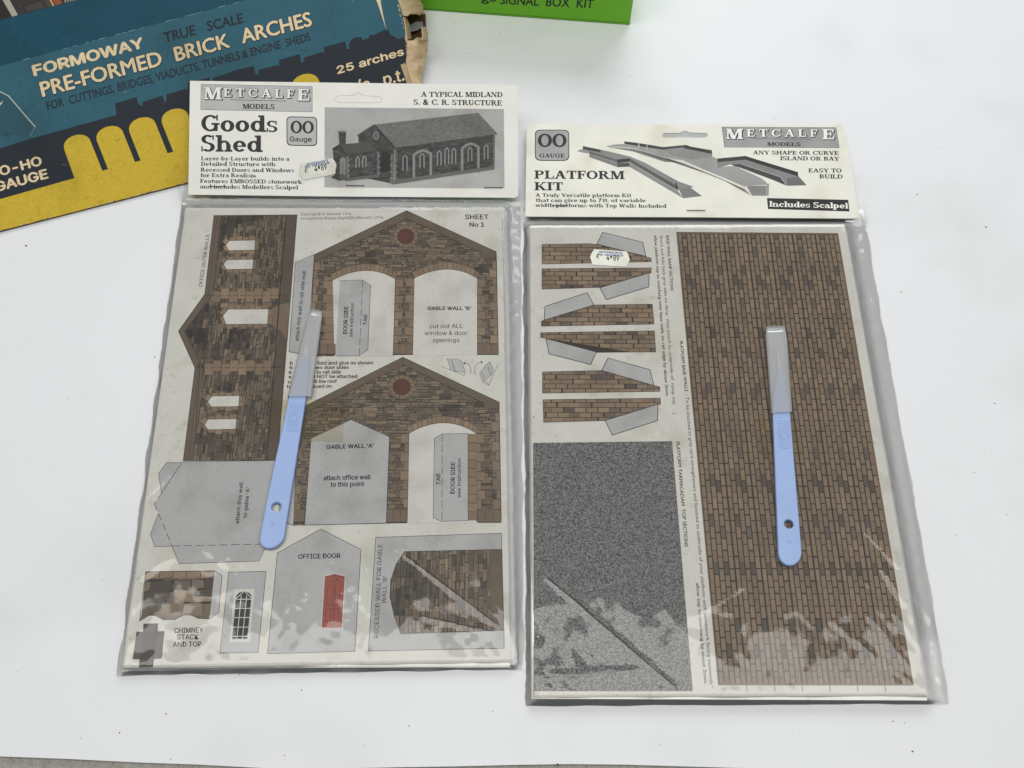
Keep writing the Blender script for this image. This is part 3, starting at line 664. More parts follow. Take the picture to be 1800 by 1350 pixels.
# gable wall A
ink = Ink(S1)
gable((708, 628), (877.4, 707), (881, 916), (516, 924), (524, 720), (706.4, 680.4), 23.5, [(784, 729, 7), (830, 710, 3), (648, 697, 4), (775, 702, 3)], 11, 0, 0, 0)
l, p, r = (719, 762), (780, 743.6), (837, 762)
voussoirs(ink, l, p, r, 12, 5, 15); ink.poly(arch_pts(l, p, r)+[(837, 919), (716, 921)], WHITE, 7); ink.path(arch_pts(l, p, r), .28, K, 7.5); ink.path([l, (716, 918)], .28, K, 7.5)
quoins(ink, (719, 763), (716.4, 893), (704, 763), (702, 893), 8, 5, .95, .5); quoins(ink, (837, 763), (839, 895), (853, 763), (855, 895), 8, 7.2, .9, .45)
quoins(ink, (822, 763), (823, 915), (838, 763), (839.5, 915), 10, 7.6, 1, .97); quoins(ink, (877.6, 725), (880.6, 895), (863, 725), (866, 895), 10, 5, .95, .5, 1)
quoins(ink, (518, 760), (516, 900), (531, 760), (529, 900), 9, 5, .95, .5)
for x0, x1 in ((516, 535), (680, 716), (839.5, 881)):
    for k in range(3): block(ink, [(x0+(x1-x0)*k/3, 896), (x0+(x1-x0)*(k+1)/3, 896), (x0+(x1-x0)*(k+1)/3, 918), (x0+(x1-x0)*k/3, 918)], 7.8, shade(TANS[1], .68))
    ink.path([(x0, 918.5), (x1, 918.5)], .35, K, 9)
ink.path([(877.4, 707), (881, 916)], .35, K, 9)
P = [(617, 738), (684.6, 768), (679, 919.5), (535.5, 923.4), (547, 771)]; ink.poly(P, GREY, 8); ink.path(P, .28, K, 8.4, True)
P = zK((918, 1055), (987, 1015), (1213, 1012))+zN((868, 415), (727, 420), (680, 400)); ink.poly(P, GREY, 8.6); ink.path(P, .28, K, 9, True); ink.dash(P[1], P[4], .32, K, 9.3, 5, 2)
word(ink, "GABLE WALL 'A'", zoomed(0, 0, 1), (574, 789.5), (657, 787), 7, K, 9, bold=.028); word(ink, 'attach office wall', zN, (90, 198), (343, 192), 25, K, 9, bold=.022); word(ink, 'to this point', zN, (127, 233), (307, 229), 25, K, 9, bold=.022)
side(ink, 'TAB', zN, (719, 222), (717, 162), -22, K, 9.3, bold=.02); side(ink, 'DOOR SIDE', zN, (795, 270), (798, 100), -23, K, 9.3, bold=.02); side(ink, 'see instruction', zN, (828, 291), (829, 80), -20, K, 9.3, bold=.012)
P = [(500, 733), (524, 722), (516, 924), (503, 919), (490, 905)]; ink.poly(P, GREY, 8); ink.path(P, .28, K, 8.4, True)
for q in ((588, 824), (600, 812), (575, 905), (620, 830), (612, 880), (662, 815), (560, 860), (598, 892)): ink.poly([(q[0], q[1]), (q[0]+1.6, q[1]+.4), (q[0]+1, q[1]+1.5)], K, 9)
ink.build('gable_wall_print', M_INK, sheet1, 'gable wall print with grey office panel')
# folding sketch between the gables
ink = Ink(S1); zq = zoomed(760, 610, 12.857)
for P in (zq((335, 260), (430, 275), (510, 555), (420, 520)), zq((430, 275), (575, 270), (665, 325), (740, 570), (515, 555)), zq((1070, 600), (1110, 550), (1210, 405), (1300, 330), (1385, 535), (1330, 640), (1185, 740), (1150, 800))):
    ink.poly(P, shade(GREY, 1.1), 1); ink.path(P, .22, K, 1.5, True)
for P in (zq((190, 437), (420, 520), (710, 640), (740, 570)), zq((1150, 800), (1275, 860), (1490, 385)), zq((1185, 740), (1275, 860)), zq((1330, 640), (1255, 440)), zq((1110, 550), (1185, 740))): ink.path(P, .22, K, 2)
ink.path(arch_pts(*zq((720, 365), (850, 430), (860, 610))), .25, K, 2); ink.path(arch_pts(*zq((1130, 335), (985, 420), (965, 605))), .25, K, 2)
ink.poly(zq((700, 350), (750, 345), (725, 405)), K, 2.2); ink.poly(zq((1140, 335), (1090, 312), (1110, 378)), K, 2.2)
ink.build('folding_sketch', M_INK, sheet1)
# grey office backing wall
ink = Ink(S1)
P = zL((400, 98), (915, 90), (850, 541), (345, 552), (250, 325)); ink.poly(P, shade(GREY, .98), 1); ink.path([P[0], P[1], P[2]], .28, K, 2)
for T_ in (zL((315, 102), (398, 102), (288, 268), (273, 160)), zL((270, 380), (228, 488), (253, 555), (345, 552)), zL((345, 552), (383, 647), (815, 633), (855, 541))):
    ink.poly(T_, shade(GREY, .98), 1.2); ink.path(T_[1:]+T_[:1] if T_[0][1] < 830 and False else T_, .28, K, 2.2)
ink.path(zL((398, 102), (315, 102), (273, 160), (288, 268)), .28, K, 2.4); ink.path(zL((270, 380), (228, 488), (253, 555), (345, 552)), .28, K, 2.4)
for a, b in (((398, 102), (250, 325)), ((250, 325), (345, 552)), ((345, 552), (850, 541))): ink.dash(*zL(a, b), .32, K, 2.8, 4.5, 2.2)
side(ink, 'attach this wall', zL, (705, 430), (728, 208), -20, K, 3, bold=.018); side(ink, "to gable 'A'", zL, (747, 400), (764, 236), -20, K, 3, bold=.018)
ink.build('office_back_wall_print', M_INK, sheet1)
# chimney
ink = Ink(S1)
rubble(ink, zL((203, 690), (575, 685), (550, 925), (180, 928)), 1, .03, hh=(6, 8.5), ll=(7, 15), joint=.35, dirty=.25, k=1.05, soot=[(265, 1035, 5), (310, 1036, 5), (350, 1040, 6), (255, 1060, 5)])
for T_ in (((170, 957), (235, 918), (300, 950), (305, 922), (180, 922)), ((300, 950), (362, 950), (430, 915), (300, 918)), ((430, 915), (485, 942), (547, 945), (552, 920), (430, 912))): ink.poly(zL(*T_), shade(STONES[1], .9), 1.6)
for k in range(5): block(ink, zL((203+k*74, 690), (203+(k+1)*74, 690), (201+(k+1)*74, 722), (201+k*74, 726)), 3)
P = zL((575, 685), (615, 712), (597, 910), (547, 945)); ink.poly(P, shade(GREY, 1.1), 3); ink.path(P, .28, K, 4)
ink.path(zL((203, 690), (575, 685)), .28, K, 4); ink.path(zL((203, 690), (170, 957), (235, 918), (300, 950), (362, 950), (430, 915), (485, 942), (547, 945)), .28, K, 4)
P = zL((192, 972), (268, 970), (265, 1015), (303, 1012), (288, 1157), (247, 1160), (240, 1203), (167, 1205), (172, 1162), (135, 1160), (155, 1015), (190, 1017)); ink.poly(P, (.125, .105, .095), 2); ink.path(P, .25, K, 3, True)
ink.poly(zL((188, 1022), (262, 1018), (248, 1158), (174, 1162)), (.075, .07, .07), 4)
for tx, a, b in (('CHIMNEY', (358, 1021), (513, 1018)), ('STACK', (373, 1056), (488, 1055)), ('AND TOP', (350, 1096), (503, 1093))): word(ink, tx, zL, a, b, 27, shade(K, 2), 3, bold=.014)
ink.build('chimney_print', M_INK, sheet1)
# window card
ink = Ink(S1)
P = zL((650, 693), (852, 688), (810, 1125), (603, 1130)); ink.poly(P, GREY, 1); ink.path(P, .28, K, 2, True); ink.poly(zL((680, 785), (790, 783), (765, 1068), (655, 1070)), WHITE, 2)
P = zL((690, 820), (705, 803), (735, 793), (762, 803), (776, 820), (752, 1055), (667, 1055)); ink.poly(P, (.035, .032, .032), 3)
for t in (.33, .67): ink.path([lerp(P[0], P[4], t), lerp(P[6], P[5], t)], .45, WHITE, 4)
for t in (.08, .29, .5, .72, .93): ink.path([lerp(P[0], P[6], t), lerp(P[4], P[5], t)], .45, WHITE, 4.5)
ink.path(zL((690, 835), (735, 795), (776, 835)), .45, WHITE, 4.5); ink.path(P, .3, WHITE, 4.7, True)
ink.build('window_print', M_INK, sheet1)
# office door card
ink = Ink(S1)
P = [(487.6, 972), (563.8, 930), (634.5, 965.8), (624, 1145), (470.3, 1149)]; ink.poly(P, GREY, 1); ink.path(P, .3, K, 2, True)
D_ = zN((95, 715), (148, 702), (203, 715), (187, 993), (78, 993)); ink.poly([(p[0]+(-1.2 if k in (0, 4) else 1.2), p[1]+(-1 if k < 3 else .6)) for k, p in enumerate(D_)], WHITE, 2.5); ink.poly(D_, (.42, .095, .06), 3)
for pl in (((115, 745), (138, 730), (133, 870), (103, 868)), ((158, 728), (182, 745), (172, 868), (148, 870)), ((102, 888), (130, 888), (124, 960), (96, 960)), ((146, 888), (172, 888), (166, 960), (141, 960))): ink.path(zN(*pl), .2, (.1, .02, .015), 4, True)
ink.path(zN((150, 705), (140, 990)), .2, (.12, .02, .015), 4); ink.path(zN((100, 722), (148, 710), (198, 722)), .25, (.1, .02, .015), 4)
word(ink, 'OFFICE DOOR', zoomed(0, 0, 1), (524.7, 982.5), (598, 980.5), 8, K, 3, bold=.022)
ink.build('office_door_print', M_INK, sheet1)
# recessed wall
ink = Ink(S1)
P = zN((370, 505), (1048, 483), (1063, 1103), (330, 1118)); ink.poly(P, GREY, 1); ink.path(P, .3, K, 2, True)
W = zN((525, 582), (1050, 570), (1060, 1007), (505, 1025), (470, 930), (447, 830), (450, 740), (480, 650))
rubble(ink, W, 3, math.pi/2, hh=(2.0, 3.0), ll=(4, 8), soot=[(705, 1060, 8), (715, 1005, 7), (730, 1030, 5), (745, 1048, 4)], dirty=.2, k=.95); ink.poly(zN((980, 572), (1050, 570), (1060, 1007), (990, 1009)), TRIM, 5); ink.path(W, .3, K, 6, True)
side(ink, 'RECESSED WALL FOR GABLE', zN, (383, 1048), (405, 543), -24, shade(K, 3), 3, bold=.004); side(ink, "WALL 'B'", zN, (424, 862), (432, 715), -23, shade(K, 3), 3, bold=.004)
ink.build('recessed_wall_print', M_INK, sheet1)
# loose lettering on the sheet
ink = Ink(S1)
word(ink, 'Copyright © N. Metcalfe 1994', zoomed(0, 0, 1), (529, 378.8), (617, 377.8), 4.4, shade(K, 3), 1, bold=.0); word(ink, 'Unregistered Design Right    N. Metcalfe 1994', zoomed(0, 0, 1), (528.3, 386.3), (673.7, 384.2), 4.4, shade(K, 3), 1, bold=.0)
ink.path([(614.5+4.6*math.cos(k*math.pi/8), 382.8+2.6*math.sin(k*math.pi/8)) for k in range(16)], .2, shade(K, 3), 1.5, True); word(ink, 'UDR', zoomed(0, 0, 1), (611.5, 384), (617.5, 384), 2.4, shade(K, 3), 1, bold=.0)
word(ink, 'SHEET', zI, (1175, 190), (1395, 190), 43, K, 1, bold=.02); word(ink, 'No 1', zI, (1218, 263), (1355, 262), 41, K, 1, bold=.02)
side(ink, 'OFFICE OUTER WALLS', zH, (300, 830), (368, 338), -33, shade(K, 1.5), 1, bold=.008)
for y, lt, lx, tx, x0, x1 in ((1031, 'D', 82, ', fold and glue as shown', 288, 842), (1074, 'N', 78, 'two door sides', 279, 610), (1118, 'th', 70, 'n to rail side', 270, 533), (1160, 'w', 68, 'd NOT be attached', 268, 690), (1206, 'u', 62, 'ER the roof', 258, 497), (1253, 'h', 54, 'glued on', 254, 447)):
    word(ink, tx, zM, (x0, y), (x1, y-3), 31, K, 1, bold=.026); word(ink, lt, zM, (lx-28, y+2), (lx-4, y+2), 31, K, 1, bold=.026)
ink.build('sheet_lettering', M_INK, sheet1)

# header card of packet 1, leaning up on to the carton
h1q = [bp(334, 142, 36.5), bp(909.6, 149.5, 36.5), bp(911, 347.5, 6.5), bp(331, 342, 6.5)]
c1 = (h1q[0]+h1q[1]+h1q[2]+h1q[3])/4; e1 = (h1q[1]+h1q[2]-h1q[0]-h1q[3]); nv = e1.cross((h1q[0]+h1q[1]-h1q[2]-h1q[3])).normalized()
HS1 = Surf(c1, e1, nv, B1)
rim = [HS1.to2(p) for p in ((334, 142), (906, 149.3), (909.8, 152), (911, 343), (906, 347.5), (560, 345), (331, 342))]
HS1b = Surf(c1-nv*.7, e1, nv, B1)
head1 = curve_plate('header_card', [ccw(rim)], HS1b, .7, M_HEAD, kit1)
zD, zE = zoomed(310, 130, 5.4), zoomed(560, 130, 4.865)
ink = Ink(HS1)
logo(ink, zD, [(235, 97), (1290, 120), (1290, 360), (232, 338)], ((262, 240), (432, 243), 116), ((447, 216), (1118, 229), 82), ((1145, 252), (1262, 255), 112), [(515, 245), (1040, 258)], ((630, 330), (932, 333), 46), 1, (.50, .50, .49))
ink.build('logo_panel', M_INK, head1)
ink = Ink(HS1)
word(ink, 'Goods', zD, (237, 545), (960, 552), 158, (.022, .018, .02), 1, font='serif'); word(ink, 'Shed', zD, (237, 736), (820, 742), 158, (.022, .018, .02), 1, font='serif')
ink.build('title_lettering', M_INK, head1)
ink = Ink(HS1)
R4 = zD((1045, 402), (1337, 408), (1337, 685), (1047, 680)); rrect(ink, R4, K, 1, 3.2); cx = sum(p[0] for p in R4)/4; cy = sum(p[1] for p in R4)/4
rrect(ink, [(cx+(p[0]-cx)*.945, cy+(p[1]-cy)*.94) for p in R4], (.52, .51, .50), 2, 3.0)
word(ink, 'OO', zD, (1085, 562), (1305, 566), 118, K, 3, font='serif', track=-.02); word(ink, 'Gauge', zD, (1078, 640), (1284, 643), 46, K, 3, bold=.016)
ink.build('gauge_badge', M_INK, head1)
ink = Ink(HS1)
for tx, a, b in (('Layer-by-Layer builds into a', (235, 820), (1075, 824)), ('Detailed Structure with', (233, 872), (942, 876)), ('Recessed Doors and Windows', (230, 927), (1118, 933)), ('for Extra Realism', (229, 979), (757, 982)), ('Features EMBOSSED stonework', (225, 1034), (1195, 1043)), ('and includes Modellers Scalpel', (223, 1086), (1157, 1096))): word(ink, tx, zD, a, b, 38, K, 1, font='serif')
word(ink, 'A TYPICAL MIDLAND', zE, (875, 195), (1573, 198), 43, K, 1, font='serif'); word(ink, 'S. & C. R. STRUCTURE', zE, (812, 262), (1567, 271), 45, K, 1, font='serif')
sl = [(175, 245), (150, 236), (135, 215), (150, 192), (175, 186), (285, 185), (315, 178), (340, 160), (368, 178), (395, 187), (505, 192), (532, 200), (544, 220), (532, 240), (505, 246), (340, 246)]
ink.path(zE(*sl), .22, (.42, .41, .38), 1, True)
ink.build('header_lettering', M_INK, head1)
# black and white photograph of the made-up shed
ink = Ink(HS1); g_ = lambda a: (a, a*.985, a*.96)
GT = [g_(.055), g_(.07), g_(.045), g_(.085), g_(.06)]
ink.poly(zE((52, 285), (1585, 300), (1590, 980), (50, 970)), g_(.42), 1)
ink.poly(zE((52, 700), (600, 930), (1588, 800), (1590, 980), (50, 970)), g_(.47), 1.4)
gr = dict(hh=(1.1, 1.7), ll=(2, 5), tones=GT, joint=.2, back=g_(.03), dirty=.2)
rubble(ink, zE((340, 530), (475, 440), (645, 628), (640, 940), (345, 880)), 2, .05, **gr)
rubble(ink, zE((120, 640), (180, 605), (240, 690), (240, 915), (140, 875)), 3, .05, **gr); rubble(ink, zE((172, 495), (235, 495), (232, 612), (178, 618)), 5, 0, **gr)
ink.poly(zE((168, 488), (236, 490), (236, 505), (168, 503)), g_(.12), 7)
rubble(ink, zE((240, 690), (503, 655), (503, 885), (240, 915)), 5, .12, **gr)
rubble(ink, zE((650, 630), (1507, 520), (1505, 815), (650, 942)), 5, .1, **gr)
def slates(q, n, lay, m=.17):
    P = zE(*q); ink.poly(P, g_(m*.55), lay)
    for k in range(n):
        a, b = lerp(P[0], P[3], (k+.12)/n), lerp(P[1], P[2], (k+.12)/n); c, d = lerp(P[1], P[2], (k+1)/n), lerp(P[0], P[3], (k+1)/n); mm = 44
        for j in range(mm):
            t0, t1 = (j+.06+(.5 if k % 2 else 0))/mm, (j+.94+(.5 if k % 2 else 0))/mm
            if t1 <= 1.001: ink.poly([lerp(a, b, t0), lerp(a, b, t1), lerp(d, c, t1), lerp(d, c, t0)], g_(m*random.uniform(.8, 1.2)), lay+1)
slates([(478, 436), (1365, 335), (1532, 515), (652, 632)], 17, 8); slates([(182, 603), (440, 583), (500, 658), (240, 692)], 9, 8, .08)
ink.poly(zE((326, 525), (474, 430), (486, 438), (340, 532)), g_(.1), 10); ink.poly(zE((472, 434), (484, 432), (662, 632), (645, 634)), g_(.03), 10); ink.poly(zE((116, 640), (180, 600), (244, 694), (232, 696), (180, 614), (126, 644)), g_(.03), 10)
ink.path(zE((480, 434), (1365, 334)), .3, g_(.25), 10.4)
e = lambda a, r: (493+r*.75*math.cos(a), 527+r*math.sin(a))
ink.poly(zE(*[e(k*math.pi/8, 36) for k in range(16)]), g_(.2), 8); ink.poly(zE(*[e(k*math.pi/8, 25) for k in range(16)]), g_(.1), 8.5)
ink.poly(zE((528, 690), (555, 660), (590, 668), (612, 700), (612, 880), (530, 890)), g_(.012), 8); ink.poly(zE((535, 845), (612, 835), (612, 880), (530, 890)), g_(.06), 8.5)
def zquoin(x0, x1, y0, y1, n, a=.2):
    for k in range(n):
        yy = y0+(y1-y0)*k/n; yh = (y1-y0)/n; w = 1 if k % 2 else .6
        ink.poly(zE((x0, yy), (x0+(x1-x0)*w, yy-1), (x0+(x1-x0)*w, yy+yh*.86), (x0, yy+yh*.86)), g_(a*random.uniform(.85, 1.1)), 9)
zquoin(500, 528, 665, 890, 9, .17); zquoin(636, 612, 690, 935, 9, .2); zquoin(652, 674, 650, 935, 11, .18); zquoin(240, 266, 705, 910, 9, .22); zquoin(234, 216, 715, 900, 8, .18); zquoin(1504, 1488, 530, 812, 11, .15)
def zarch(x0, x1, yb, ys, yp, w, lay, fill=None, dy=0):
    o = [(x0, yb), (x0, ys), ((x0*.75+x1*.25), (ys*.35+yp*.65)), ((x0+x1)/2, yp), ((x0*.25+x1*.75), (ys*.35+yp*.65)+dy*.5), (x1, ys+dy), (x1, yb+dy)]
    if fill: ink.poly(zE(*o), fill, lay-.5)
    ink.path(zE(*o), w, g_(.24), lay)
zarch(815, 960, 905, 695, 655, 1.7, 9, None, -12); zarch(1228, 1367, 850, 640, 597, 1.7, 9, None, -14)
for (x0, x1, yb, ys, yp) in ((722, 758, 828, 720, 698), (868, 902, 806, 705, 683), (1018, 1048, 785, 680, 660), (1082, 1112, 775, 655, 633), (1142, 1172, 766, 660, 640), (1280, 1310, 748, 650, 628), (1418, 1448, 730, 630, 608), (322, 348, 800, 730, 712), (378, 405, 795, 725, 708)): zarch(x0, x1, yb, ys, yp, .9, 9.5, g_(.035), -4)
zarch(190, 226, 860, 745, 720, 1.2, 9.5, g_(.2)); ink.poly(zE((650, 908), (1505, 790), (1505, 815), (650, 942)), g_(.13), 9.3); ink.poly(zE((612, 905), (650, 908), (650, 945), (612, 935)), g_(.15), 9.4); ink.poly(zE((240, 890), (500, 862), (500, 885), (240, 915)), g_(.11), 9.4)
ink.poly(zE((105, 885), (150, 855), (195, 865), (185, 915)), g_(.035), 9.4); ink.poly(zE((180, 862), (230, 858), (232, 905), (182, 912)), g_(.09), 9.6)
ink.build('photo_print', M_INK, head1)
for a, b in (((371, 327.8), (397, 328)), ((608, 326.2), (641, 326.6)), ((851, 330.2), (883, 329.8))): staple(a, b, HS1, head1)
HS1s = HS1
zs_ = zoomed(520, 270, 22.5)
sticker(HS1, zs_((190, 400), (800, 300), (1450, 190), (1560, 330), (1620, 480), (1575, 640), (1570, 800), (1350, 860), (330, 1050), (170, 880), (115, 720)), zs_,
        (zs_((395, 505))[0], zs_((1280, 335))[0], (-.2, -4.2)), (zs_((350, 585))[0], zs_((1350, 410))[0], (-.2, -3.4)),
        [('£', zs_((375, 800))[0], zs_((490, 770))[0], (-.6, -10)), ('4', zs_((750, 712))[0], zs_((860, 692))[0], (-.6, -9)), ('.', zs_((895, 615))[0], zs_((945, 605))[0], (0, -30)), ('89', zs_((1010, 668))[0], zs_((1230, 640))[0], (-.8, -9.6))], head1, 14)

# ================================================================== PACKET 2: platform
Z2 = 5.4
b2 = bp(1270, 820, 0); B2 = Vector((b2.x, b2.y, 0))
kit2 = empty('model_kit_packet', B2, 'clear bag of printed card headed Platform Kit with brown brickwork and grey tarmac panels', 'model kit', 'card model kits in hang bags')
SH2 = [(932, 399), (1485, 397), (1630, 1231), (935, 1228)]
sheet2 = sheet_stack('card_sheet', SH2, Z2, kit2, B2)
S2 = Surf(Vector((B2.x, B2.y, Z2)), Vector((math.cos(.02), math.sin(.02), 0)), Vector((0, 0, 1)), B2)
zP, zQ, zR, zS = zoomed(920, 380, 3.2133), zoomed(1200, 780, 2.812), zoomed(900, 760, 2.7), zoomed(1180, 380, 3.213)
# six ramp sections, each brick wall with its grey tab
ramps = [([(105, 160), (360, 155), (420, 160), (722, 237), (722, 258), (105, 271)], [(448, 92), (673, 148), (692, 228), (415, 158)]),
         ([(105, 297), (722, 292), (722, 320), (430, 403), (105, 413)], [(432, 405), (710, 322), (708, 400), (468, 472)]),
         ([(728, 497), (738, 610), (102, 622), (102, 593), (398, 502)], [(118, 588), (122, 510), (360, 433), (398, 502)]),
         ([(97, 658), (740, 648), (747, 767), (413, 770), (128, 690), (97, 685)], [(128, 692), (145, 778), (380, 838), (412, 768)]),
         ([(108, 880), (440, 872), (770, 965), (771, 990), (108, 1000)], [(478, 802), (715, 868), (737, 957), (443, 872)]),
         ([(110, 1037), (773, 1028), (775, 1062), (460, 1155), (115, 1165)], [(462, 1155), (503, 1237), (757, 1155), (760, 1063)])]
for q, (wp, tp) in enumerate(ramps):
    ink = Ink(S2); conv = [S2.to2(p) for p in zP(*wp)]
    x0 = min(p[0] for p in conv); x1 = max(p[0] for p in conv); y0 = min(p[1] for p in conv); y1 = max(p[1] for p in conv)
    ink.add2(conv, JOINT, 1); bh = (y1-y0+.2)/5
    brick_fill(ink, conv, (x0-2, y0), (1, 0), (0, 1), 13, 6, 7.0, bh, 2, joint=.42, seed=q, pdark=.13)
    ink.path(zP(*wp), .3, DARK, 4, True)
    T_ = zP(*tp); ink.poly(T_, shade(GREY, 1.02), 5); ink.path(T_, .42, K, 6, q in (0, 1, 2, 3, 4, 5))
    ink.build('ramp_wall_print', M_INK, sheet2)
# tarmac panel: grain comes from the material
M_TAR = bpy.data.materials.new('printed_tarmac'); M_TAR.use_nodes = True
nt = M_TAR.node_tree; N = nt.nodes; L = nt.links; b = N['Principled BSDF']; b.inputs['Roughness'].default_value = .5; b.inputs['Specular IOR Level'].default_value = .3
tc = N.new('ShaderNodeTexCoord'); n1 = N.new('ShaderNodeTexNoise'); n1.inputs['Scale'].default_value = 1050; n1.inputs['Detail'].default_value = 2; n1.inputs['Roughness'].default_value = .8
L.new(tc.outputs['Object'], n1.inputs['Vector']); cr = N.new('ShaderNodeValToRGB'); cr.color_ramp.elements[0].position = .34; cr.color_ramp.elements[0].color = (.010, .010, .011, 1); cr.color_ramp.elements[1].position = .68; cr.color_ramp.elements[1].color = (.36, .36, .36, 1)
L.new(n1.outputs[0], cr.inputs[0]); L.new(cr.outputs[0], b.inputs['Base Color'])
ink = Ink(S2); ink.poly([(937, 778.5), (1181.5, 775.5), (1217.8, 1215), (939, 1215)], (.1, .1, .1), 1); ink.build('tarmac_print', M_TAR, sheet2)
# big panel of seven brick strips
ink = Ink(S2)
Q4 = [(1190, 410.5), (1472, 412.7), (1603.6, 1203), (1263.3, 1202.5)]; q2 = [S2.to2(p) for p in Q4]; ink.add2(q2, (.040, .029, .020), 1)
ns, cpb = 7, 5
CL = [(1, 1, .6, .6), (3, 3, .6, .6), (4, 1, .9, .6), (7, 2, .6, .6), (10, 0, .6, .6), (10, 3, .6, .6), (13, 1, .9, .6), (15, 3, .6, .6), (16, 2, .6, .6), (19, 1, .9, .6), (21, 3, .6, .6), (22, 0, .6, .6), (24, 2, .9, 1.1), (27, 1, .6, .6), (28, 3, .9, .6), (31, 2, .6, 1.1), (33, 4, .6, .6), (35, 1, .9, .6), (38, 2, .6, .6), (39, 4, .6, .6)]
for s in range(ns):
    rnd = random.Random(11); a0, a1 = s/ns, (s+1)/ns
    nb = 41
    for cI in range(cpb):
        u0, u1 = (s+cI/cpb)/ns, (s+(cI+1)/cpb)/ns; off = .5 if cI % 2 else 0
        for j in range(-1, nb+1):
            dk = any(abs(j-cj) <= hj and abs(cI-cc) <= hc for cj, cc, hj, hc in CL) and rnd.random() < .8 or rnd.random() < .03
            base_c = rnd.choice(BDARK) if dk else rnd.choice(BRICKS); v0, v1 = (j+off+.02)/nb, (j+off+.98)/nb
            v0 += rnd.uniform(-.0008, .0008); v1 += rnd.uniform(-.0008, .0008)
            v0, v1 = max(0, v0), min(1, v1)
            if v1-v0 < .003: continue
            g1 = .16/cpb/ns; U0, U1 = u0+g1*(.9 if cI else 1.6), u1-g1*.5; e_ = .16*7/(297*nb/40)/1.0
            f2 = lambda u, v: lerp(lerp(q2[0], q2[1], u), lerp(q2[3], q2[2], u), v)
            ink.add2([f2(U0, v0+.0007), f2(U1, v0+.0007), f2(U1, v1-.0004), f2(U0, v1-.0004)], shade(base_c, .93*random.uniform(.93, 1.08)), 2)
for s in range(1, ns): ink.line2(lerp(q2[0], q2[1], s/ns), lerp(lerp(q2[0], q2[1], s/ns), lerp(q2[3], q2[2], s/ns), 1.012), .34, (.03, .02, .014), 3)
ed = (.20, .135, .08)
ink.line2(lerp(q2[0], q2[3], -.002), lerp(q2[1], q2[2], -.002), 1.3, ed, 3.4); ink.line2(q2[1], q2[2], 1.2, shade(ed, 1.1), 3.5); ink.line2(q2[3], q2[2], 1.2, shade(ed, 1.25), 3.6); ink.line2(q2[0], q2[3], .7, ed, 3.7)
ink.build('brick_wall_print', M_INK, sheet2)
ink = Ink(S2); zz = zoomed(0, 0, 1)
side(ink, 'BASE WALL RAMP SECTIONS', zP, (806, 110), (832, 420), 16, K, 1, bold=0.024, font='deco'); side(ink, 'Score and fold back grey tabs on ramp  then attach to underside of  ramp top', zP, (771, 110), (845, 1063), 16, shade(K, 3), 1, bold=0.008, font='deco'); side(ink, 'allow platform top to overhang over base walls on rail edge by about 2mm', zP, (738, 110), (805, 1013), 16, K, 1, bold=0.024, font='deco')
side(ink, 'PLATFORM BASE WALLS', zz, (1194.5, 599.5), (1204, 688), 5.4, K, 1, bold=0.026, font='deco'); side(ink, '- To be attached to grey card strengtheners and fastened to underside of your platform with stonework facing outwards', zz, (1204.6, 693), (1248, 1203), 5.4, shade(K, 3), 1, bold=0.008, font='deco')
side(ink, 'allow top to overhang by about 2mm.', zz, (1223.5, 1025), (1238, 1203), 5.4, K, 1, bold=0.024, font='deco'); side(ink, 'PLATFORM TARMACADAM  TOP SECTIONS', zz, (1188.5, 776.7), (1203.7, 961), 5.8, K, 1, bold=0.024, font='deco')
ink.build('sheet_lettering', M_INK, sheet2)
# header of packet 2 lies nearly flat and has its slot punched out
h2q = [bp(926, 218, 7.5), bp(1482, 220, 7.5), bp(1510.5, 384, 6.2), bp(923.4, 380.5, 6.2)]
c2 = (h2q[0]+h2q[1]+h2q[2]+h2q[3])/4; e2 = (h2q[1]+h2q[2]-h2q[0]-h2q[3]); nv = e2.cross((h2q[0]+h2q[1]-h2q[2]-h2q[3])).normalized()
HS2 = Surf(c2, e2, nv, B2); HS2b = Surf(c2-nv*.7, e2, nv, B2)
zF, zG = zoomed(910, 200, 5.806), zoomed(1200, 200, 5.4545)
rim = [HS2.to2(p) for p in ((926, 218), (1477, 219.5), (1482.5, 222), (1487, 240), (1509.6, 376), (1509, 381), (1503, 384), (1200, 381.5), (923.4, 380.5))]
slot = zF((1475, 218), (1482, 203), (1500, 197), (1640, 197), (1670, 188), (1705, 170))+zG((65, 180), (190, 184), (228, 186), (245, 205), (232, 222), (200, 228))+zF((1700, 243), (1500, 243), (1482, 238))
head2 = curve_plate('header_card', [ccw(rim), [HS2.to2(p) for p in slot]], HS2b, .7, M_HEAD2, kit2)
ink = Ink(HS2); logo(ink, zG, [(377, 127), (1470, 132), (1503, 327), (400, 320)], ((412, 242), (580, 243), 98), ((612, 221), (1292, 223), 72), ((1335, 245), (1452, 246), 97), [(683, 240), (1228, 243)], ((812, 308), (1130, 310), 35), 1, (.33, .33, .325)); ink.build('logo_panel', M_INK, head2)
ink = Ink(HS2); word(ink, 'PLATFORM', zF, (170, 662), (1092, 668), 84, K, 1, font='serif', track=.02); word(ink, 'KIT', zF, (170, 781), (462, 783), 84, K, 1, font='serif', track=.02); ink.build('title_lettering', M_INK, head2)
ink = Ink(HS2); R4 = zF((175, 162), (525, 163), (527, 482), (176, 480)); rrect(ink, R4, K, 1, 4.2); cx = sum(p[0] for p in R4)/4; cy = sum(p[1] for p in R4)/4
rrect(ink, [(cx+(p[0]-cx)*.955, cy+(p[1]-cy)*.95) for p in R4], (.37, .37, .36), 2, 4.0); word(ink, 'OO', zF, (205, 340), (500, 341), 136, K, 3, font='serif', track=-.02); word(ink, 'GAUGE', zF, (222, 447), (478, 448), 40, K, 3, font='serif'); ink.build('gauge_badge', M_INK, head2)
ink = Ink(HS2)
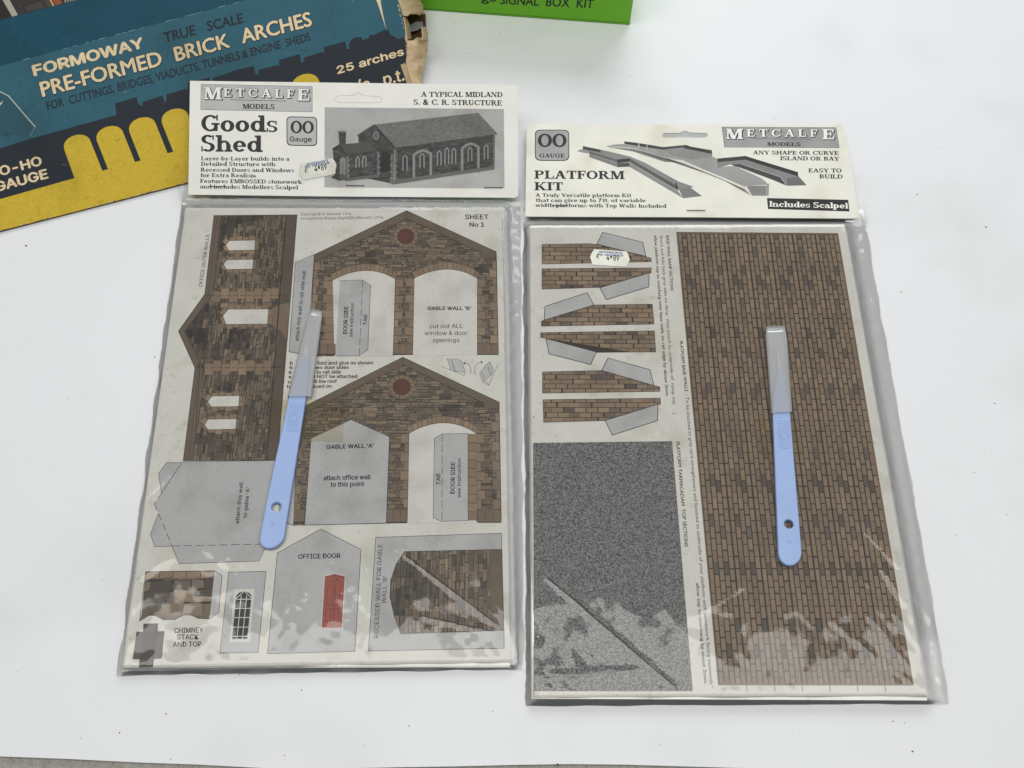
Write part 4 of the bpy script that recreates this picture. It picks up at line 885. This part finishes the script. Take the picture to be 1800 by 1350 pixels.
for tx, z, a, b, c in (('A Truly Versatile platform Kit', zF, (180, 848), (1160, 851), 37), ('that can give up to 7ft. of variable', zF, (183, 900), (1307, 903), 37), ('width platforms with Top Walls Included', zF, (180, 950), (1520, 960), 37), ('ANY SHAPE OR CURVE', zG, (672, 390), (1497, 395), 37), ('ISLAND OR BAY', zG, (935, 445), (1503, 450), 38), ('EASY TO', zG, (1205, 563), (1524, 564), 39), ('BUILD', zG, (1310, 620), (1534, 622), 40)): word(ink, tx, z, a, b, c, K, 1, font='serif')
ink.poly(zG((808, 808), (1587, 825), (1600, 937), (818, 913)), K, 1); word(ink, 'Includes Scalpel', zG, (830, 891), (1588, 909), 53, WHITE, 3, font='serif')
ink.build('header_lettering', M_INK, head2)
# halftone picture of the finished platforms
ink = Ink(HS2)
def gp(z, pts, a, lay): ink.poly(z(*pts), g_(a), lay)
gp(zF, [(605, 378), (665, 360), (850, 366), (1150, 437), (1300, 500), (1640, 690), (1800, 745), (1660, 775), (1140, 458), (1010, 468), (720, 395)], .24, 1)
gp(zF, [(665, 330), (845, 366), (845, 395), (665, 360)], .05, 2); gp(zF, [(605, 380), (720, 372), (725, 405), (640, 392)], .3, 1.5)
gp(zF, [(730, 385), (1015, 468), (1015, 500), (730, 412)], .12, 2); gp(zF, [(1015, 468), (1140, 455), (1150, 490), (1015, 502)], .03, 2.1); gp(zF, [(1140, 455), (1640, 745), (1640, 790), (1145, 495)], .09, 2.2)
gp(zF, [(730, 412), (1015, 500), (1020, 545), (733, 442)], .2, 2.3); gp(zF, [(1015, 503), (1140, 497), (1140, 540), (1022, 545)], .08, 2.4); gp(zF, [(1140, 495), (1640, 795), (1690, 862), (1140, 540)], .25, 2.5)
gp(zF, [(1608, 705), (1622, 703), (1630, 760), (1614, 760)], .02, 3); gp(zF, [(1640, 765), (1760, 750), (1800, 780), (1880, 840), (1690, 862)], .2, 2.7)
ink.path(zF((1140, 495), (1640, 790)), .25, g_(.6), 3); ink.path(zF((733, 412), (1015, 500)), .2, g_(.6), 3)
a_ = zF((905, 332), (980, 315), (1090, 308), (1250, 330), (1480, 365), (1720, 335), (1800, 345)); b_ = zG((285, 410), (330, 430), (335, 510), (500, 500), (760, 620), (825, 680), (625, 690), (590, 700), (0, 450)); c_2 = zF((1500, 455), (1180, 355))
ink.poly(a_+b_+c_2, g_(.33), 1)
ink.poly(zF((1480, 365), (1720, 335))+zG((0, 305), (280, 350), (285, 412), (80, 440), (-100, 400)), g_(.26), 1.5)
ink.poly(zF((1088, 282), (1240, 300), (1480, 340), (1480, 366), (1250, 332), (1088, 306)), g_(.035), 2); ink.poly(zF((1480, 340), (1720, 318), (1720, 340), (1480, 367)), g_(.05), 2.1); ink.poly(zF((1715, 318))+zG((0, 302), (278, 350), (283, 385), (0, 330))+zF((1715, 340)), g_(.04), 2.2)
ink.path(zF((1232, 298), (1240, 345)), .5, g_(.7), 3); ink.path(zF((1318, 310), (1320, 362)), .4, g_(.7), 3)
ink.poly(zF((905, 332), (980, 345), (1180, 360), (1500, 462), (1800, 560))+zG((590, 720), (650, 780), (340, 610), (0, 470))+zF((1500, 490), (1180, 385), (950, 345)), g_(.17), 2.3)
ink.path(zF((940, 325), (1180, 352), (1500, 452))+zG((0, 448), (590, 698), (660, 785)), .3, g_(.68), 3)
gp(zG, [(615, 692), (825, 690), (822, 785), (665, 785)], .22, 3); gp(zG, [(795, 700), (828, 665), (825, 785), (795, 785)], .3, 3.2)
gp(zG, [(332, 460), (600, 435), (1105, 600), (1188, 685), (1000, 690), (935, 610), (560, 490), (460, 485), (335, 520)], .22, 2.4)
gp(zG, [(332, 430), (600, 405), (610, 440), (332, 465)], .035, 3); gp(zG, [(600, 405), (1105, 560), (1108, 602), (605, 440)], .02, 3.1); gp(zG, [(462, 488), (560, 482), (935, 608), (998, 690), (880, 640), (560, 520)], .05, 3.2)
gp(zG, [(1000, 620), (1110, 600), (1188, 685), (1000, 690)], .14, 3.3); ink.path(zG((560, 482), (935, 606), (1000, 690)), .3, g_(.6), 3.6)
ink.build('photo_print', M_INK, head2)
for a, b in (((971, 361.5), (996, 361.8)), ((1206.8, 370.5), (1240, 370.6))): staple(a, b, HS2, head2)
zs2 = zoomed(1020, 420, 16.36)
sticker(S2, zs2((400, 305), (860, 340), (1340, 370), (1380, 480), (1425, 600), (1380, 700), (1330, 815), (345, 750), (325, 660), (280, 530), (325, 420)), zs2,
        (zs2((515, 415))[0], zs2((1195, 448))[0], (0, -3.6)), (zs2((470, 490))[0], zs2((1235, 520))[0], (0, -3.2)),
        [('£', zs2((465, 590))[0], zs2((540, 594))[0], (0, -8.6)), ('4', zs2((755, 612))[0], zs2((832, 618))[0], (0, -8)), ('.', zs2((868, 565))[0], zs2((902, 566))[0], (0, -24)), ('89', zs2((950, 632))[0], zs2((1110, 640))[0], (0, -9))], sheet2, 14)
SC_H = None

# ================================================================== the scalpels
zs3 = zoomed(430, 520, 2.935); zs4 = zoomed(1300, 540, 2.8125)
hp = zs3((306, 302), (334, 302), (330, 400), (318, 515), (205, 1235)); rb = rounded_end(*zs3((205, 1235), (77, 1255), (136, 1303))); hp = hp[:4]+rb+zs3((100, 1120), (150, 880), (230, 515), (258, 420), (285, 345))
scalpel('blue scalpel with frosted blade sleeve lying aslant on the Goods Shed sheet', hp, None, zs3((163, 1090))[0], 2.9, zs3((145, 1177))[0], zs3((255, 628))[0], zs3((290, 420))[0], [(545, 543), (567, 546.5), (547, 697), (505, 697)], zs3((300, 330), (318, 220), (338, 330)), Z1+.5)
hp = zs4((190, 303), (212, 303), (238, 440), (250, 515), (308, 1205)); rb = rounded_end(*zs4((308, 1210), (191, 1212), (251, 1278))); hp = hp[:4]+rb+zs4((178, 880), (164, 525), (172, 420), (184, 340))
scalpel('blue scalpel with frosted blade sleeve lying upright on the brown brick panel', hp, None, zs4((244, 1072))[0], 2.6, zs4((246, 1157))[0], zs4((220, 628))[0], zs4((208, 420))[0], zs4((128, 95), (231, 92), (263, 518), (158, 524)), zs4((190, 330), (184, 205), (214, 330)), Z2+.5)
# strips of yellowed tape that hold them down
ink = Ink(S1); ink.poly([(478, 704), (545, 702), (606, 699), (603, 778), (540, 776), (470, 775)], (1, 1, 1), 11); tp = ink.build('adhesive_tape', M_TAPE, kit1)
ink = Ink(S2); ink.poly([(1330, 735), (1400, 735), (1412, 800), (1336, 800)], (1, 1, 1), 8); ink.build('adhesive_tape', M_TAPE, kit2)

# ================================================================== the bags
def hz(S):
    def f_(x, y):
        d = S.n; return S.A.z-((x-S.A.x)*d.x+(y-S.A.y)*d.y)/d.z-1.1
    return f_
bag('plastic_bag', [(323, 322), (915, 330), (921, 1176), (204, 1187)], SH1, Z1, [(545, 545), (567, 545), (505, 965), (458, 958)], None,
    [((690, 958), (886, 1110), 1.1, 1.15), ((740, 1084), (875, 1112), .7, 1.2), ((322, 812), (250, 880), .9, 1.6), ((880, 1060), (912, 1165), 1.0, 2), ((298, 980), (245, 1020), .8, 1.6), ((432, 706), (470, 708), .5, .7), ((570, 708), (640, 716), .5, .7), ((345, 470), (520, 640), .22, .9), ((880, 640), (780, 860), .2, .9), ((600, 520), (760, 470), .18, .8), ((270, 900), (420, 1010), .3, .9), ((560, 990), (500, 1120), .35, .8), ((590, 1000), (620, 1110), .3, .8)], kit1, B1, 3, topz=hz(HS1))
bag('plastic_bag', [(919, 362), (1518, 366), (1672, 1237), (925, 1240)], SH2, Z2, [(1346, 575), (1384, 573), (1411, 985), (1370, 992)], None,
    [((955, 1010), (1190, 1214), 1.2, 1.2), ((945, 1190), (1135, 1176), .8, 1.2), ((1510, 920), (1580, 1000), .9, 1.3), ((1523, 1075), (1600, 1180), 1.1, 1.3), ((1530, 965), (1590, 1065), .9, 1.2), ((1500, 1120), (1540, 1160), .9, 1.3), ((1560, 1060), (1660, 1200), 1.0, 1.5), ((1600, 1020), (1655, 1110), .8, 1.6), ((1000, 620), (1160, 470), .2, .9), ((1480, 520), (1420, 760), .2, .9), ((1250, 600), (1330, 820), .2, .9), ((1060, 900), (1180, 1030), .3, .8), ((1290, 980), (1330, 1180), .5, .9), ((1440, 960), (1460, 1180), .5, .9), ((1380, 1060), (1400, 1200), .4, .9), ((1230, 1080), (1320, 1020), .4, .9)], kit2, B2, 8, topz=hz(HS2))

# dark-tinted strips on the cards: the shade of film creases put into colour
M_CREASE_SHADE = film_mat('crease_shade_tint', (.46, .44, .42), (.4, .38, .36), .5, .2)
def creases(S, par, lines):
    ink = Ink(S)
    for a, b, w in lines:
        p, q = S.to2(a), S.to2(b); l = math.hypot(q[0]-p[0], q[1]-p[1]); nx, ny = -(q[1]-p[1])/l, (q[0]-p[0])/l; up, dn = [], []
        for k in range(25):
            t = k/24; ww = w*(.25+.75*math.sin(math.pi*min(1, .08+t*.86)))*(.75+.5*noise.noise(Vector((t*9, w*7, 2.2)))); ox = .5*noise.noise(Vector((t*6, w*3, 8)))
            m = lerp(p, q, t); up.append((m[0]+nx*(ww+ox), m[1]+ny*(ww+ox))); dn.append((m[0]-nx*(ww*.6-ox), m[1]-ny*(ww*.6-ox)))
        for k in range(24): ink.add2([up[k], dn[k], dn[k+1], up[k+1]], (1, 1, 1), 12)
    return ink.build('crease_shade_strip', M_CREASE_SHADE, par)
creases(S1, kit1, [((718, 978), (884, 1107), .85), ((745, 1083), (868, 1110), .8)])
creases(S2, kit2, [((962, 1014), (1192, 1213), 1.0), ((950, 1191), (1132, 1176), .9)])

# ================================================================== the old brick arches carton
PHI = math.radians(25)
a0, a1 = bp(0, 406.5, 1.6), bp(335, 320, 1.6); uu = (a1-a0).normalized(); nn = Vector((-uu.y, uu.x, 0)); dd = nn*math.cos(PHI)+Vector((0, 0, 1))*math.sin(PHI); fn = uu.cross(dd).normalized()
BX = Vector((a1.x, a1.y+20, 0))
BS = Surf(a0, uu, fn, BX)
carton = empty('card_carton', BX, 'battered blue and yellow carton of brick arches with a torn right end', 'carton')
fa = [BS.to2(p) for p in ((-90, 429.2), (0, 406), (335, 319.5), (712, 222.5))]; cr_ = [BS.to2(p) for p in ((-90, 140.15), (0, 116), (199, 62.6), (436, -1), (690, -69.15))]
redge = [BS.to2(p) for p in ((720, 185), (717.5, 146), (704, 114), (712.5, 110), (715, 87.5), (712.5, 57.5), (707.5, 27.5), (699, 0), (694, -30))]
v, f = [], []
zc = max(BS.to3(*p).z for p in cr_[1:4])
# body: face, level top, back, left end, underside
face = [BS.to3(*p) for p in fa]+[BS.to3(*p) for p in redge]+[BS.to3(*p) for p in cr_[::-1]]
nf = len(face); v += face; f.append(list(range(nf)))
crw = [BS.to3(*p) for p in cr_[::-1]]; i = len(v)
topb = [p+nn*75 for p in crw]
v += topb; kc = nf-len(crw)
for k in range(len(crw)-1): f.append([kc+k, i+k, i+k+1, kc+k+1])
j = len(v); v += [Vector((p.x, p.y, 0)) for p in topb]
for k in range(len(crw)-1): f.append([i+k, j+k, j+k+1, i+k+1])
# front lip turns under
l = len(v); fr3 = [BS.to3(*p) for p in fa]; v += [Vector((p.x, p.y, p.z-.5))-nn*.05 for p in fr3]; l2 = len(v); v += [Vector((p.x, p.y, .05))+nn*1.2 for p in fr3]
for k in range(3): f.append([k, l+k, l+k+1, k+1]); f.append([l+k, l2+k, l2+k+1, l+k+1])
f.append([l2+3, l2, j+len(crw)-1, j])                          # underside
f.append([0, nf-1, i+len(crw)-1, j+len(crw)-1, l2])            # left end
body = mesh_from('carton_body', v, f, M_BROWN, carton, BX)
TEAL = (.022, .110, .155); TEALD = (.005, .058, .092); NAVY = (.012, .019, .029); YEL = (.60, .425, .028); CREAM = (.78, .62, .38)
ink = Ink(BS); zA, zB = zoomed(0, 0, 3.2133), zoomed(350, 0, 4)
allp = fa+redge+cr_[::-1]
ink.add2(allp, YEL, 1)
tr_ = [(-90, 288), (0, 261), (53, 244), (205, 202), (202, 182), (240, 170.6), (243, 183), (250.5, 187), (250.5, 179), (286, 168), (289, 180), (292.6, 178), (292.6, 166.5), (327, 155.6), (330, 160), (330, 146), (368, 136), (371, 148), (374, 146), (374, 137), (405, 127), (408.7, 125), (446, 115.5), (449, 130), (454, 132), (455, 122.5), (489, 114), (491, 118), (491, 105), (527.5, 95), (529, 109), (533, 110), (535, 101), (569, 91), (570, 100), (570, 82.5), (607.5, 72.5), (609, 86), (614, 87), (613, 79), (617, 70), (622, 66), (635, 65), (637, 70), (648, 67), (651, 60), (655, 62), (677, 52), (684, 54), (686, 61), (695, 65), (700, 69), (712.4, 64)]
teal = [BS.to2(p) for p in tr_]
ink.add2([BS.to2((-90, 288))]+[BS.to2((-90, 140))]+cr_[1:]+redge[::-1][:4]+[BS.to2((712.4, 64))]+teal[::-1][1:-1], TEAL, 2)
low = [(-90, 375), (0, 350), (131, 313)]
for n in range(8):
    dx, dy = 57.3*n, -15.3*n
    L_, R_ = (113+dx, 263+dy), (160+dx, 250+dy)
    cx, cy = (L_[0]+R_[0])/2, (L_[1]+R_[1])/2; ax = ((R_[0]-L_[0])/2, (R_[1]-L_[1])/2)
    for k in range(13):
        t = math.pi*k/12; h = 19.5*math.sin(t)**.85
        low.append((cx-ax[0]*math.cos(t)-h*.27, cy-ax[1]*math.cos(t)-h*.96))
    if n < 7: low += [(180+dx, 300+dy), (190+dx, 297.5+dy)]
low += [(595, 215), (716, 182)]
blk = [BS.to2(p) for p in low]
right_ = [BS.to2(p) for p in ((717.5, 146), (704, 114), (712.5, 110), (715, 87.5), (712.5, 64))]
ink.add2(blk+right_+teal[::-1][1:], NAVY, 3)
# torn corner and scuffs
ink.poly([(-90, 160), (0, 162), (15.5, 170), (40, 199), (62, 224), (51, 241), (20, 236), (-90, 262)], shade(TEAL, .78), 4); ink.path([(0, 161), (15.5, 169), (40, 198), (62, 223)], .8, (.45, .48, .42), 5); ink.path([(62, 223), (52, 240)], .4, (.2, .28, .28), 5)
ink.poly([(-3, 184), (6, 177), (3, 182), (-3, 190)], CREAM, 5); ink.poly([(660, -4), (668, -4), (671, 15), (679, 53), (675, 40), (666, 12)], CREAM, 4); ink.poly([(704, 114), (712, 111), (732, 150), (717, 152)], (.5, .36, .2), 5)
for k in range(26):
    t = random.random(); q = lerp((0, 116), (436, -1), t); w = random.uniform(2, 12); ink.path([(q[0], q[1]+.4), (q[0]+w, q[1]+.4-w*.27)], random.uniform(.25, .6), (.16, .27, .31), 5+.05*k)
wr = random.Random(21)
for k in range(70):
    x, y = wr.uniform(0, 700), wr.uniform(-5, 400); ln = wr.uniform(1.5, 9); an = wr.uniform(-.6, .3)
    if y < 118-.268*x or y > 400-.258*x: continue
    ink.path([(x, y), (x+ln*math.cos(an), y+ln*math.sin(an))], wr.uniform(.12, .3), wr.choice([(.12, .2, .23), (.35, .33, .25), (.05, .06, .06), (.28, .24, .12)]), 5.5+.02*k)
for k in range(34):
    t = wr.random(); q = lerp((0, 405.5), (335, 319), t); w = wr.uniform(1, 7); ink.path([(q[0], q[1]-.3), (q[0]+w, q[1]-.3-w*.258)], wr.uniform(.2, .6), wr.choice([(.62, .55, .36), (.30, .22, .06)]), 5.5+.03*k)
for k in range(20):
    t = wr.random(); q = lerp((713, 60), (716, 100), t) if k < 10 else lerp((699, 0), (711, 52), t); ink.path([(q[0]-wr.uniform(.3, 2.5), q[1]), (q[0], q[1]+wr.uniform(1, 4))], wr.uniform(.3, .8), (.55, .43, .28), 5.6+.03*k)
def tw(tx, p0, p1, cap, col, lay, dark=True, **kw):
    if dark:
        for q, sh in enumerate([(-.3, .2), (.35, .25), (-.3, -.35), (.4, -.4)]): lettering(ink, tx, p0, p1, cap, NAVY, lay+q*.2, shift=sh, **kw)
    lettering(ink, tx, p0, p1, cap, col, lay+1, **kw)
tw('FORMOWAY', (61.3, 133.2), (253, 83.5), (-4.4, -17.2), CREAM, 6, False, bold=.045)
lettering(ink, 'TRUE', (290, 75), (344, 60.7), (-3, -17), NAVY, 6, bold=.02, font='deco'); lettering(ink, 'SCALE', (366, 54.5), (428, 39.8), (-3, -16.5), NAVY, 6, bold=.02, font='deco')
tw('PRE-FORMED', (75.6, 170), (286, 114), (-6, -24.5), CREAM, 6, bold=.026, font='deco'); tw('BRICK', (310.5, 107.6), (404.6, 82.5), (-5.5, -23.5), CREAM, 6, bold=.026, font='deco'); tw('ARCHES', (427, 76.4), (548.7, 45), (-5, -24), CREAM, 6, bold=.026, font='deco')
lettering(ink, 'FOR  CUTTINGS, BRIDGES, VIADUCTS, TUNNELS & ENGINE  SHEDS', (84, 193.5), (546, 71), (-3, -14), shade(NAVY, 1.2), 6, bold=.016, font='deco')
lettering(ink, '25 arches', (594, 130), (710, 96.5), (-2.5, -12.5), CREAM, 6, bold=.032); lettering(ink, 'a/c.  p.t.', (614, 166), (711, 141), (-3, -20), CREAM, 6, bold=.018)
lettering(ink, 'OO-HO', (-18, 314), (74, 289.6), (-4, -15), CREAM, 6, bold=.035); lettering(ink, 'GAUGE', (-6, 337), (84.7, 312.8), (-4, -15.5), CREAM, 6, bold=.035)
ink.build('carton_face_print', M_BOXINK, carton)
# level lid with the corner of a brickwork picture
TS = Surf(Vector((crw[2].x, crw[2].y, zc)), uu, Vector((0, 0, 1)), BX)
ce = (crw[0]-crw[-1]).normalized(); TS = Surf(crw[-1], ce, ce.cross(nn).normalized() if ce.cross(nn).z > 0 else nn.cross(ce).normalized(), BX)
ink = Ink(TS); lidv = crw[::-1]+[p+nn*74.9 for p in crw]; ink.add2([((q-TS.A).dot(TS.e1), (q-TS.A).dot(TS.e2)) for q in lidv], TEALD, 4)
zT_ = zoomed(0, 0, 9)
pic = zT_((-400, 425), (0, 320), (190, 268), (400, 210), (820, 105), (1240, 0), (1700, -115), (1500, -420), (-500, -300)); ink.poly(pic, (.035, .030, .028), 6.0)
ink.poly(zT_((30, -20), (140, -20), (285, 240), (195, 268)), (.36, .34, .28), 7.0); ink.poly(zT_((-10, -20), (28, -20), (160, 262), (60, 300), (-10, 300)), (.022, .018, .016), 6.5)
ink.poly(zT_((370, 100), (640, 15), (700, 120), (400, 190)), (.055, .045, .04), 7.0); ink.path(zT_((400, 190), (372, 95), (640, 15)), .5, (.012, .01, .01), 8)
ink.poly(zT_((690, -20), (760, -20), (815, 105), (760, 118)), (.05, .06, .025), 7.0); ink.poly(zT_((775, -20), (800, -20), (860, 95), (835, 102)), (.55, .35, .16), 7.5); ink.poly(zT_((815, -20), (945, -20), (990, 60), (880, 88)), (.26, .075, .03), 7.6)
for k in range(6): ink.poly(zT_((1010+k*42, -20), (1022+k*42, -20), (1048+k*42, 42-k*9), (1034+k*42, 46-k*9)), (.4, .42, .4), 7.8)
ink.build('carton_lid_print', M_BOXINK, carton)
# torn end: bent tan flaps, a dark gap and the grey inner card
def endstrip(name, inner, outer, m, sag, seed):
    rnd = random.Random(seed); vv, ff = [], []; n = 7; rows = []; M = 5
    pairs = []
    for k in range(len(inner)-1):
        for m_ in range(M): pairs.append((lerp(inner[k], inner[k+1], m_/M), lerp(outer[k], outer[k+1], m_/M)))
    pairs.append((inner[-1], outer[-1])); wd = math.hypot(inner[0][0]-outer[0][0], inner[0][1]-outer[0][1])
    for q, (pi, po) in enumerate(pairs):
        end = q in (0, len(pairs)-1); row = []
        po = (po[0]+rnd.uniform(-.045, .045)*wd, po[1])
        A = BS.to3(*BS.to2(pi), .1); B = bp(po[0], po[1], max(2, A.z*.42))
        for k in range(n+1):
            t = k/n; P = A.lerp(B, t)+(fn*.5+uu*.5)*math.sin(math.pi*t)*sag*(.75+.5*noise.noise(Vector((q/4, t*2, seed))))
            P += (fn*.9+dd*.3)*noise.noise(Vector((q/2.2, t*5, seed*3)))*.16*sag*(1 if 0 < k < n else .3)
            if end: P += dd*rnd.uniform(-1.1, 1.1)*(0 if k == 0 else 1)
            row.append(len(vv)); vv.append(P)
        rows.append(row)
    for r in range(len(rows)-1):
        for k in range(n): ff.append([rows[r][k], rows[r][k+1], rows[r+1][k+1], rows[r+1][k]])
    o = mesh_from(name, vv, ff, m, carton, BX, False)
    md = o.modifiers.new('thickness', 'SOLIDIFY'); md.thickness = .0007; md.offset = -1
    return o
endstrip('torn_end_flap', [(690, -66), (694, -30), (699, 0), (704, 14), (706.5, 24), (708, 28)], [(728, -66), (733, -30), (739, 0), (742, 12), (744.5, 21), (745, 26)], M_TAN, 3.0, 1)
endstrip('torn_end_flap', [(713.5, 70), (715, 80), (715, 95), (713, 110), (718, 130), (725, 150), (728, 180)], [(749.5, 70), (749.5, 82), (749, 95), (746, 112), (742, 130), (740, 150), (736, 185)], M_TAN, 4.0, 2)
endstrip('torn_end_flap', [(708.5, 30), (711, 45), (712.5, 57), (713.5, 70)], [(714, 32), (719, 45), (720, 57), (722, 70)], M_TAN, .6, 3)
endstrip('torn_end_flap', [(741, 47), (741, 56), (742, 64), (740, 70)], [(747, 50), (750.5, 58), (750, 66), (749.5, 70)], M_TAN, .3, 4)
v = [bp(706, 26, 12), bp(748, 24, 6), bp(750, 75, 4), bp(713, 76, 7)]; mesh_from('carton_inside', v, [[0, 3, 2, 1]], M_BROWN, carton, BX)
v = [bp(719, 45, 14), bp(731, 38, 13), bp(743, 38, 11), bp(744, 47, 10.5), bp(734, 53, 11), bp(719, 57, 12)]; mesh_from('inner_card', v, [list(range(6))[::-1]], M_GREYC, carton, BX)

# ================================================================== the green carton standing behind
g0, g1 = bp(735, 17.5, 0), bp(1106.5, 44.5, 0); gu = (g1-g0).normalized(); gn = Vector((gu.y, -gu.x, 0)); GB = (g0+g1)/2
green = empty('green_carton', GB, 'upright glossy green carton lettered SIGNAL BOX KIT behind the packets', 'carton')
A = g0-gu*22; Bq = g1; H_ = 62; dp = 46
v = []
for z, ins in ((.0, .7), (1.1, 0), (H_, 0)):
    v += [A+gu*0-gn*ins+Vector((0, 0, z)), Bq-gn*ins+Vector((0, 0, z)), Bq-gn*(dp)+Vector((0, 0, z)), A-gn*(dp)+Vector((0, 0, z))]
f = [[0, 1, 5, 4], [4, 5, 9, 8]]+[[a+k, a+(k+1) % 4, a+4+(k+1) % 4, a+4+k] for a in (0, 4) for k in (1, 2, 3)]+[[8, 9, 10, 11], [3, 2, 1, 0]]
mesh_from('carton_body', v, f, M_GREEN, green, GB)
GS = Surf(g0, gu, gn, GB); ink = Ink(GS)
lettering(ink, 'gs', (846, 1.5), (871, 3), (.6, -14), K, 2, bold=0.016, font='deco'); lettering(ink, 'SIGNAL  BOX  KIT', (879.5, 7), (1042, 14.2), (.8, -15), K, 2, bold=0.010, font='deco')
ink.path([(742, 14.6), (1108.5, 40.6)], .35, (.03, .10, .006), 2)  # dark line painted along the foot for its contact shade
ink.build('carton_lettering', M_INK, green)
